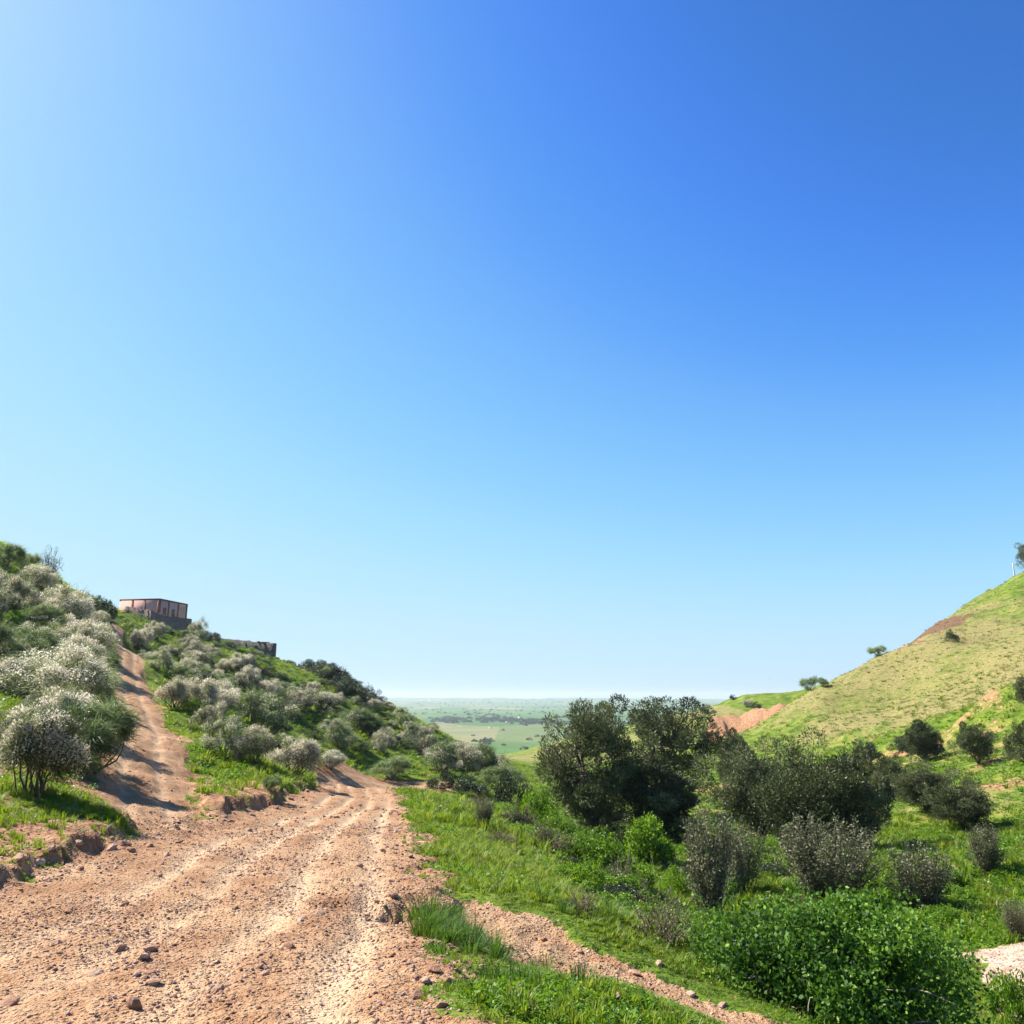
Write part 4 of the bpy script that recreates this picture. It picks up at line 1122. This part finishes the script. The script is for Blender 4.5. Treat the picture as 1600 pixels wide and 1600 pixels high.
def grass():
    rng = np.random.default_rng(401)
    kinds = [blade_proto('tuft', 1), blade_proto('tuft', 2, 44, (.08, .20)), blade_proto('tuft', 3, 30, (.12, .3), lean=.8),
             herb_proto('herb', 4), herb_proto('herb', 5, 44, .16, .10, (.03, .055), .9), herb_proto('herb', 6, 26, .12, .18, (.05, .09), .55),
             blade_proto('straw', 7, 26, (.08, .22), .006, mat='straw'), blade_proto('tall', 8, 110, (.22, .5), .006, .16, 'tallgrass', lean=.75), flower_proto('flower', 9)]
    X, Y, S = [], [], []
    for r0, r1, dn, s0, s1 in ((2.5, 9, 330, .20, .42), (9, 18, 150, .28, .58), (18, 42, 28, .55, 1.15), (42, 130, 2.3, 1.3, 2.8)):
        x, y = rpts(rng, r0, r1, dn); X.append(x); Y.append(y); S.append(rng.uniform(s0, s1, len(x)))
    x, y, s = np.concatenate(X), np.concatenate(Y), np.concatenate(S)
    r = np.hypot(x, y)
    ri, ti, fi, bi = road_in(x, y), track_in(x, y), foot_in(x, y), bed_in(x, y)
    out = np.maximum(np.maximum(ri, ti), np.maximum(fi, bi))
    dry, soil = land_attrs(x, y)
    fld = poly_in(x, y, FIELD)
    keep = (fi < -.06) & (out < -.03 + .12 * rng.uniform(-1, 1, len(x))) & (rng.uniform(0, 1, len(x)) > soil * 1.15 - .1) & (~fld | (rng.uniform(0, 1, len(x)) < .25))
    x, y, s, r, dry, fld, out = x[keep], y[keep], s[keep], r[keep], dry[keep], fld[keep], out[keep]
    lush = fbm(x / 1.8, y / 1.8, 95, 3) + .35 * sstep(1.0, 4.0, x) - .2 * (dry - .2) + .45 * ((x > -.3) & (y < 7.6) & (r < 9)) * sstep(.0, .4, -out)
    u = rng.uniform(0, 1, len(x))
    kind = np.where(lush > .12, rng.choice([3, 4, 5, 5, 0], len(x)), rng.choice([0, 1, 1, 2, 4], len(x)))
    kind = np.where(u < .05 + .5 * np.clip(dry - .3, 0, 1), 6, kind)
    kind = np.where((u > .985) & (r < 16) & (lush < .1), 8, kind)
    z = H(x, y)
    s = s * (1 + .6 * np.clip(lush, 0, .6)) * (.55 + .45 * sstep(0, .5, -out))
    scl = np.c_[s * rng.uniform(.8, 1.2, len(x)), s * rng.uniform(.8, 1.2, len(x)), s * rng.uniform(.7, 1.15, len(x))]
    scl[:, 2] *= 1 - .7 * (1 - sstep(.1, .9, -fi[keep])) * (r < 12)
    scl[r > 42, 2] *= .55
    rot = np.c_[rng.normal(0, .12, len(x)), rng.normal(0, .12, len(x)), rng.uniform(0, 6.28, len(x))]
    # tall dark tussocks on the road edge by the washed-out hole
    for (cx, cy, n, rad) in [(-.48, 7.15, 18, .26), (-.3, 6.8, 10, .34), (-.62, 7.8, 6, .25), (.9, 9.2, 5, .4), (.1, 5.9, 4, .4)]:
        a = rng.normal(0, rad * .6, (n, 2)) + (cx, cy)
        x = np.r_[x, a[:, 0]]; y = np.r_[y, a[:, 1]]; z = np.r_[z, H(a[:, 0], a[:, 1])]; kind = np.r_[kind, np.full(n, 7)]
        q = rng.uniform(.3, .5, n); scl = np.r_[scl, np.c_[q, q, q * .9]]; rot = np.r_[rot, np.c_[rng.normal(0, .2, n), rng.normal(0, .2, n), rng.uniform(0, 6.28, n)]]
    scatter('grass', np.c_[x, y, z], rot, scl, kind, kinds, 'short green grass and herbs covering verges and slopes')
grass()
def undergrowth():
    """dense low green scrub between the brooms of the left hill and in the gully"""
    rng = np.random.default_rng(402)
    x, y = rpts(rng, 24, 150, .75)
    zone = poly_in(x, y, [_xy(250, 1120, 42), _xy(480, 1200, 36), _xy(600, 1205, 60), _xy(740, 1200, 90), _xy(745, 1190, 110), _xy(600, 1090, 128), _xy(430, 1030, 142), _xy(190, 985, 135), _xy(195, 1020, 95)])
    zl = poly_in(x, y, [_xy(-100, 1130, 20), _xy(130, 1110, 27), _xy(175, 1020, 88), _xy(150, 955, 98), _xy(-100, 935, 50)])
    n = fbm(x / 6, y / 6, 97, 3)
    keep = ((zone & (n > -.12)) | (zl & (n > .02))) & (track_in(x, y) < -.9) & (road_in(x, y) < -.9)
    strip = poly_in(x, y, [_xy(375, 1018, 140), _xy(395, 1015, 140), _xy(490, 1060, 112), _xy(470, 1072, 105)])
    keep &= ~strip
    x, y = x[keep], y[keep]
    s = rng.uniform(.4, 1.0, len(x))
    m = [PR['mastic0']['foliage'], PR['mastic1']['foliage'], PR['bright']['foliage'], PR['greenbroom0']['foliage']]
    k = rng.choice([0, 1, 2, 3], len(x), p=[.24, .22, .42, .12])
    scatter('undergrowth', np.c_[x, y, H(x, y) - .1], np.c_[rng.normal(0, .1, (len(x), 2)), rng.uniform(0, 6.28, len(x))], np.c_[s, s, s * rng.uniform(.4, .8, len(x))], k, m, 'dense low green scrub between the broom bushes')
    # leafy herbs in the gully below the olives
    x, y = rpts(rng, 8, 48, 1.7)
    z = (x > np.interp(y, [7, 10, 14, 20, 30, 40, 48], [2.6, 1.9, 1.0, .3, -.5, -1.0, -1.0])) & (x < np.interp(y, [8, 20, 48], [9, 11, 16])) & (fbm(x / 3, y / 3, 98, 2) > -.05) & (bed_in(x, y) < -.3)
    x, y = x[z], y[z]; s = rng.uniform(.22, .55, len(x)) * (1 + y / 90)
    scatter('gully_herbs', np.c_[x, y, H(x, y) - .04], np.c_[rng.normal(0, .1, (len(x), 2)), rng.uniform(0, 6.28, len(x))], np.c_[s, s, s * rng.uniform(.4, .8, len(x))],
            rng.choice([0, 1, 2, 3], len(x), p=[.42, .25, .2, .13]), [PR['ivylow']['foliage'], PR['leafy']['foliage'], PR['mastic1']['foliage'], PR['dry']['twig']], 'bright leafy herbs filling the gully below the olives')
undergrowth()
def field():
    rng = np.random.default_rng(403)
    n = 20000
    x, y = rng.uniform(20, 175, n), rng.uniform(72, 240, n)
    z = poly_in(x, y, FIELD); x, y = x[z], y[z]
    kinds = [blade_proto('fieldtuft', 21, 26, (.06, .16), .02, .2, 'straw', .9), blade_proto('fieldtuft', 22, 26, (.10, .28), .02, .2, 'grass', .9), herb_proto('fieldherb', 23, 26, .25, .16, (.07, .12), .6), rock_mesh('clod', 24)]
    k = rng.choice(4, len(x), p=[.60, .12, .10, .18])
    s = rng.uniform(.7, 1.4, len(x)); s[k == 3] = rng.uniform(.05, .17, (k == 3).sum())
    scatter('field_tufts', np.c_[x, y, H(x, y)], np.c_[np.zeros((len(x), 2)), rng.uniform(0, 6.28, len(x))], np.c_[s, s, s], k, kinds, 'dry tufts and clods dotting the yellow field')
field()
def gravel():
    rng = np.random.default_rng(404)
    kinds = [rock_mesh('pebble', 500 + k, 1) for k in range(8)]
    X, Y, S = [], [], []
    for r0, r1, dn, s0, s1 in ((2.5, 9, 1100, .005, .022), (9, 18, 300, .008, .030), (18, 48, 26, .014, .05)):
        x, y = rpts(rng, r0, r1, dn); X.append(x); Y.append(y); S.append(s0 + (s1 - s0) * rng.uniform(0, 1, len(x)) ** 3.0)
    x, y, s = np.concatenate(X), np.concatenate(Y), np.concatenate(S)
    ri, ti, fi, bi = road_in(x, y), track_in(x, y), foot_in(x, y), bed_in(x, y)
    clump = fbm(x * 1.1, y * .8, 99, 3) * 1.3 + .18
    shoulder = np.exp(-((ri - .0) / .22) ** 2) * .9
    dl = np.interp(y, LY, LL) - x
    shoulder = shoulder + .8 * np.exp(-((dl + .1) / .25) ** 2) * (y > 4)
    pr = np.where(ri > 0, np.clip(clump, .1, 1), 0) + shoulder + np.where((ti > 0), np.clip(clump * .7, .06, 1), 0) + np.where(fi > -.05, .22, 0) + np.where(bi > -.15, .6, 0)
    _, so = land_attrs(x, y)
    pr = pr + np.where((so > .55) & (np.hypot(x, y) < 24), .4, 0)
    keep = rng.uniform(0, 1, len(x)) < pr
    x, y, s = x[keep], y[keep], s[keep]
    scatter('gravel', np.c_[x, y, H(x, y) + s * .1], rng.uniform(0, 6.28, (len(x), 3)) * np.array([.08, .08, 1]), np.c_[s, s, s], rng.integers(0, 8, len(x)), kinds, 'loose gravel strewn over road, tracks and stream bed')
    # single stones one can pick out: parts of the road they lie on
    sm = [rock_mesh('stone', 520 + k, 2, .6) for k in range(8)]
    hand = [(185, 1487, .055), (234, 1486, .060), (212, 1528, .04), (240, 1536, .05), (90, 1475, .045), (150, 1525, .06), (207, 1575, .06), (15, 1572, .06), (340, 1550, .05), (275, 1295, .07), (295, 1300, .06),
            (405, 1515, .045), (450, 1480, .05), (470, 1440, .04), (500, 1430, .055), (560, 1385, .045), (612, 1378, .045), (655, 1345, .05), (640, 1340, .05), (680, 1520, .05),
            (665, 1535, .05), (650, 1560, .06), (690, 1575, .05), (700, 1540, .05), (30, 1345, .09), (80, 1335, .08), (120, 1322, .09), (175, 1330, .1), (195, 1322, .11), (205, 1330, .09), (60, 1352, .08), (395, 1275, .08),
            (430, 1262, .09), (455, 1250, .09), (480, 1238, .10), (360, 1285, .08), (590, 1410, .035), (600, 1422, .03), (575, 1432, .035), (655, 1415, .035)]
    lst = []
    for px, py, q in hand:
        p, t = hit(px, py); lst.append((p[0], p[1], q))
    k = 0
    while len(lst) < 170 and k < 5000:
        k += 1
        yy = rng.uniform(4.5, 24); xx = rng.uniform(-7.5, 0)
        v = road_in(np.array([xx]), np.array([yy]))[0]
        if v < 0 or (v > .5 and rng.random() < .55): continue
        lst.append((xx, yy, rng.uniform(.02, .05) * (1 + yy / 25)))
    for (xx, yy, q) in lst:
        o = link('stone', sm[rng.integers(8)], LAND['dirt_road'])
        o.location = (xx, yy, gz(xx, yy) + q * .12); o.scale = (q, q, q); o.rotation_euler = (rng.normal() * .25, rng.normal() * .25, rng.uniform(0, 6.28))
    for (px, py, q) in [(993, 1525, .06), (935, 1535, .06), (965, 1560, .05), (970, 1540, .04), (905, 1490, .04), (1030, 1510, .05), (1080, 1555, .05), (1130, 1575, .05), (850, 1470, .05)]:
        p, t = hit(px, py)
        o = link('stone', sm[rng.integers(8)], LAND['footpath']); o.location = (p[0], p[1], p[2] + q * .15); o.scale = (q, q, q); o.rotation_euler = (0, 0, rng.uniform(0, 6.28))
gravel()
# ------------------------------------------------------------------ buildings, walls, pole, birds
def box_mesh(name, lo, hi, mat, jit=0, seed=0, cuts=(1, 1, 1)):
    """box between two corners, optionally subdivided and roughened"""
    rng = np.random.default_rng(seed); lo, hi = np.array(lo, float), np.array(hi, float)
    vs, fs = [], []
    nx, ny, nz = cuts
    idx = {}
    def vid(i, j, k):
        key = (i, j, k)
        if key not in idx:
            idx[key] = len(vs)
            p = lo + (hi - lo) * np.array([i / nx, j / ny, k / nz])
            vs.append(p + rng.normal(size=3) * jit)
        return idx[key]
    for i in range(nx):
        for j in range(ny):
            fs.append([vid(i, j, 0), vid(i, j + 1, 0), vid(i + 1, j + 1, 0), vid(i + 1, j, 0)]); fs.append([vid(i, j, nz), vid(i + 1, j, nz), vid(i + 1, j + 1, nz), vid(i, j + 1, nz)])
    for i in range(nx):
        for k in range(nz):
            fs.append([vid(i, 0, k), vid(i + 1, 0, k), vid(i + 1, 0, k + 1), vid(i, 0, k + 1)]); fs.append([vid(i, ny, k), vid(i, ny, k + 1), vid(i + 1, ny, k + 1), vid(i + 1, ny, k)])
    for j in range(ny):
        for k in range(nz):
            fs.append([vid(0, j, k), vid(0, j, k + 1), vid(0, j + 1, k + 1), vid(0, j + 1, k)]); fs.append([vid(nx, j, k), vid(nx, j + 1, k), vid(nx, j + 1, k + 1), vid(nx, j, k + 1)])
    return mesh_np(name, np.array(vs), np.array(fs), [mat])
M['pink'] = plain_mat('pink render', (.50, .27, .23), (.60, .34, .29), 1.2, .9, .2, .02)
M['darkpink'] = plain_mat('dark red trim', (.15, .065, .055), (.20, .09, .075), 2, .9, .2, .02)
M['adobe'] = plain_mat('brown adobe', (.13, .085, .065), (.22, .15, .115), 1.5, .95, .8, .08)
M['greystone'] = plain_mat('dark rubble wall', (.055, .050, .048), (.13, .115, .10), 2.2, .95, 1., .12)
M['glass'] = plain_mat('dark window glass', (.015, .017, .02), (.03, .032, .035), 3, .15, .02, .002, .5)
M['white'] = plain_mat('whitewash', (.70, .68, .64), (.80, .78, .74), 1, .85, .1, .02)
M['roof'] = plain_mat('reddish tiles', (.28, .12, .08), (.36, .17, .11), 2, .85, .3, .03)
M['concrete'] = plain_mat('pale concrete', (.42, .41, .39), (.55, .54, .51), 3, .9, .2, .01)
M['feather'] = plain_mat('dark feathers', (.02, .02, .022), (.05, .05, .05), 9, .7, .1, .01)

def house():
    C = at(250, 935, 145)
    ztop = C[2]; e = bpy.data.objects.new('house', None); COL.objects.link(e)
    ang = math.atan2(.16, .99)
    e.location = (C[0], C[1], ztop - 4.2); e.rotation_euler = (0, 0, -ang)
    tag(e, 'flat-roofed pink house on the left hilltop', 'house')
    Wd, Dp, Hh = 7.6, 9.0, 4.2          # local: x to the left is negative, y goes back
    link('wall', box_mesh('house_wall', (-Wd, 0, 0), (0, Dp, Hh - .28), M['pink']), e)
    link('parapet', box_mesh('house_parapet', (-Wd - .06, -.06, Hh - .28), (.06, Dp + .06, Hh), M['darkpink']), e)
    for x in (-5.3, -2.95, -.42):
        link('pilaster', box_mesh('house_pilaster', (x, -.07, .0), (x + .42, .0, Hh - .285), M['darkpink']), e)
    for y in (.0, 2.7, 5.8, 8.65):
        link('pilaster', box_mesh('house_pilaster', (.0, y, .0), (.07, y + .35, Hh - .285), M['darkpink']), e)
    for y in (1.25, 4.0):
        w = link('window', box_mesh('house_window', (.002, y, 1.35), (.05, y + 1.0, 2.75), M['darkpink']), e)
        for q in (0, 1):
            link('pane', box_mesh('house_pane', (.05, y + .08 + q * .46, 1.43), (.058, y + .46 + q * .46, 2.67), M['glass']), w)
        link('sill', box_mesh('house_sill', (.003, y - .08, 1.25), (.14, y + 1.08, 1.348), M['white']), w)
    # terrace wall in front
    pts = [(196, 947, 139), (214, 950, 138.5), (236, 954, 138), (258, 962, 138), (298, 967, 142), (300, 967, 151)]
    tw = bpy.data.objects.new('terrace_wall', None); COL.objects.link(tw)
    P3 = [at(*p) for p in pts]
    tw.location = P3[0]
    tag(tw, 'brown terrace wall in front of the pink house', 'wall')
    V, F = [], []
    rng = np.random.default_rng(9)
    for a, b in zip(P3[:-1], P3[1:]):
        n = 6
        dirv = (b - a)[:2]; nr = np.array([-dirv[1], dirv[0]]) / np.hypot(*dirv)
        base = len(V)
        for k in range(n + 1):
            p = a + (b - a) * k / n
            g = min(gz(p[0], p[1]) - .8, p[2] - 1.2)
            dz = rng.normal() * .05
            for s_ in (0, .4):
                q = p[:2] + nr * s_
                V.append([q[0], q[1], g]); V.append([q[0], q[1], p[2] + dz])
        for k in range(n):
            o = base + k * 4; m = o + 4
            F += [[o, m, m + 1, o + 1], [o + 2, o + 3, m + 3, m + 2], [o + 1, m + 1, m + 3, o + 3]]
    V = np.array(V) - P3[0]
    link('wall_face', mesh_np('terrace_wall', V, np.array(F), [M['adobe']]), tw)
    link('coping', box_mesh('terrace_coping', (0, 0, 0), (.01, .01, .01), M['adobe']), tw) if False else None
house()
def crest_wall():
    A = at(338, 997, 146); B = at(428, 1005, 140)
    e = bpy.data.objects.new('crest_wall', None); COL.objects.link(e); e.location = A
    tag(e, 'long dark rubble wall on the left crest beyond the pink house', 'wall')
    d = (B - A); L = np.hypot(d[0], d[1]); n = 26
    rng = np.random.default_rng(10); V, F = [], []
    nr = np.array([-d[1], d[0]]) / L
    for k in range(n + 1):
        p = A + d * k / n; g = gz(p[0], p[1]) - .6
        for s_ in (0, .6):
            q = p[:2] + nr * s_ + rng.normal(size=2) * .06
            for h_ in (0, .5, 1):
                V.append([q[0], q[1], g + (p[2] + rng.normal() * .08 - g) * h_])
    for k in range(n):
        o = k * 6; m = o + 6
        F += [[o, m, m + 1, o + 1], [o + 1, m + 1, m + 2, o + 2], [o + 3, o + 4, m + 4, m + 3], [o + 4, o + 5, m + 5, m + 4], [o + 2, m + 2, m + 5, o + 5]]
    F += [[0, 1, 4, 3], [1, 2, 5, 4], [n * 6, n * 6 + 3, n * 6 + 4, n * 6 + 1], [n * 6 + 1, n * 6 + 4, n * 6 + 5, n * 6 + 2]]
    link('wall_face', mesh_np('crest_wall', np.array(V) - A, np.array(F), [M['greystone']]), e)
    for t in (.74, .80, .86):
        p = d * t; o = link('cap_stone', rock_mesh('cap_stone', 700 + int(t * 100), 1, .35), e); o.location = (p[0], p[1] + .2, p[2] + .05); o.scale = (.55, .4, .3)
crest_wall()
def pole():
    p, t = hit(1588, 908, 150, 400)
    t = 222 if t > 390 else t
    p = at(1586, 906, 222); p[2] = gz(p[0], p[1])
    e = bpy.data.objects.new('power_pole', None); COL.objects.link(e); e.location = p
    tag(e, 'pale concrete power pole on top of the right hill', 'pole')
    link('shaft', box_mesh('pole_shaft', (-.13, -.11, -.6), (.13, .11, 5.0), M['concrete'], 0, 0, (1, 1, 4)), e)
    link('crossarm', box_mesh('pole_crossarm', (-.15, -.17, 4.45), (1.5, -.11, 4.6), M['concrete']), e)
    for x in (.5, 1.0, 1.42):
        link('insulator', box_mesh('pole_insulator', (x - .04, -.18, 4.602), (x + .04, -.10, 4.82), M['glass']), e)
pole()
PR['pine'] = tree_proto(240, 10.5, 3.6, mat='olive', ncl=46, nl=260, leaf=(.25, .5), lw=.22, trunk_h=2.6, tr=.22, gap=1.3, lobe=(.55, .95))
_p = at(1616, 905, 226)
place('hilltop_tree', PR['pine'], (_p[0], _p[1], gz(_p[0], _p[1])), 'dark open-branched tree on the right hilltop, cut by the edge', 'tree', rz=1.0)
def bird_proto():
    rng = np.random.default_rng(5); b, w = MB(), MB()
    b.add(*tube(np.array([[-.16, 0, 0], [-.1, 0, .01], [0, 0, .012], [.1, 0, .005], [.17, 0, 0]]), [.004, .03, .045, .03, .006], 6))
    for s_ in (-1, 1):
        v = np.array([[.06, s_ * .03, .02], [.08, s_ * .22, .10], [.0, s_ * .42, .08], [-.05, s_ * .2, .08], [-.06, s_ * .03, .015]])
        w.add(v, np.array([[0, 1, 3, 4]])); w.add(v[[1, 2, 3]], np.array([[0, 1, 2]]))
    return {'body': b.mesh('bird_body', M['feather'], True), 'wing': w.mesh('bird_wing', M['feather'])}
PR['bird'] = bird_proto()
for px, py, d, lab in [(937, 313, 120, 'tiny dark bird high in the sky, highest of all'), (830, 838, 170, 'tiny dark bird in mid sky above the valley'), (242, 752, 150, 'tiny dark bird in the sky above the pink house'),
                       (586, 770, 190, 'tiny dark bird in the sky above the left crest'), (1048, 949, 170, 'tiny dark bird low over the far olive tops'), (1203, 1061, 110, 'tiny dark bird just above the second hill')]:
    q = at(px, py, d)
    place('flying_bird', PR['bird'], q, lab, 'bird', 'birds in the sky', (.7, .7, .7), random.uniform(0, 6.28))
# far plain: white farmhouses, hedges of trees, a pale road
def farm(px, py, w, lab):
    p, t = hit(px, py, 500, 9000)
    e = bpy.data.objects.new('farm_house', None); COL.objects.link(e); e.location = p; e.rotation_euler = (0, 0, random.uniform(-.5, .5))
    tag(e, lab, 'house', 'white farmhouses on the plain')
    k = w * t / FPX / 8
    link('wall', box_mesh('farm_wall', (-4 * k, -3 * k, -1), (4 * k, 3 * k, 3.6 * k), M['white']), e)
    v = np.array([[-4.3, -3.3, 3.602], [4.3, -3.3, 3.602], [4.3, 3.3, 3.602], [-4.3, 3.3, 3.602], [-4.3, 0, 5.0], [4.3, 0, 5.0]]) * k
    link('roof', mesh_np('farm_roof', v, [np.array([[0, 1, 5, 4], [2, 3, 4, 5], [0, 3, 2, 1]]), np.array([[0, 4, 3], [1, 2, 5]])], [M['roof']]), e)
    for x in (-2, 1.2):
        link('window', box_mesh('farm_window', (x * k, -3.05 * k, 1.3 * k), ((x + .9) * k, -3.002 * k, 2.4 * k), M['glass']), e)
for a in [(766, 1138, 3.2, 'white farmhouse standing alone in the green field on the plain'), (812, 1122, 4, 'white farmhouse by the far tree row, right one'), (792, 1129, 3, 'white farmhouse in the dark tree row on the plain'),
          (836, 1102, 3, 'white farmhouse on the far ridge')]:
    farm(*a)
def far_trees():
    rng = np.random.default_rng(410)
    X, Y = [], []
    for (x0, x1, py, jit, n) in [(670, 860, 1127, 1.5, 150), (690, 800, 1123, 1.0, 60), (800, 1010, 1131, 1.5, 110), (730, 800, 1117, 1.5, 24), (640, 1010, 1105, 5, 60), (640, 1010, 1112, 4, 50), (640, 900, 1098, 2, 50),
                                 (740, 770, 1160, 1, 12), (860, 1000, 1121, .8, 50), (640, 1010, 1140, 14, 22)]:
        for k in range(n):
            q, t = hit(rng.uniform(x0, x1), py + rng.normal() * jit, 480, 9500, 250)
            X.append(q[0]); Y.append(q[1])
    x, y = np.array(X), np.array(Y); r = np.hypot(x, y)
    s = rng.uniform(2.0, 4.2, len(x)) * (.8 + r / 6000)
    scatter('far_trees', np.c_[x, y, H(x, y)], np.c_[np.zeros((len(x), 2)), rng.uniform(0, 6.28, len(x))], np.c_[s * 1.3, s * 1.3, s], rng.integers(0, 2, len(x)), [PR['mastic0']['foliage'], PR['mastic1']['foliage']], 'dark tree rows and scrub scattered over the far plain')
far_trees()
def far_road():
    q = [hit(px, py, 480, 9000)[0] for px, py in [(680, 1129), (692, 1130.5), (702, 1132), (712, 1133.5), (722, 1135.5)]]
    V = []
    for p in q:
        for s_ in (-4, 4): V.append([p[0], p[1] + s_ * 2.2, gz(p[0], p[1] + s_ * 2.2) + .5])
    F = [[2 * k, 2 * k + 1, 2 * k + 3, 2 * k + 2] for k in range(len(q) - 1)]
    o = link('plain_road', mesh_np('plain_road', np.array(V), np.array(F), [M['bed']])); o['kind'] = 'structure'
far_road()
# ------------------------------------------------------------------ haze
def haze():
    s = NT('valley haze')
    v = s.node('ShaderNodeVolumePrincipled'); v.inputs['Color'].default_value = (.80, .90, 1, 1)
    v.inputs['Density'].default_value = 1.15e-4; v.inputs['Anisotropy'].default_value = .2
    s.l.new(v.outputs[0], s.out.inputs['Volume'])
    o = link('haze', box_mesh('haze', (-12500, -12500, -150), (12500, 12500, 62), s.m)); o['kind'] = 'stuff'
    o['label'] = 'pale blue haze over the far plain'
haze()
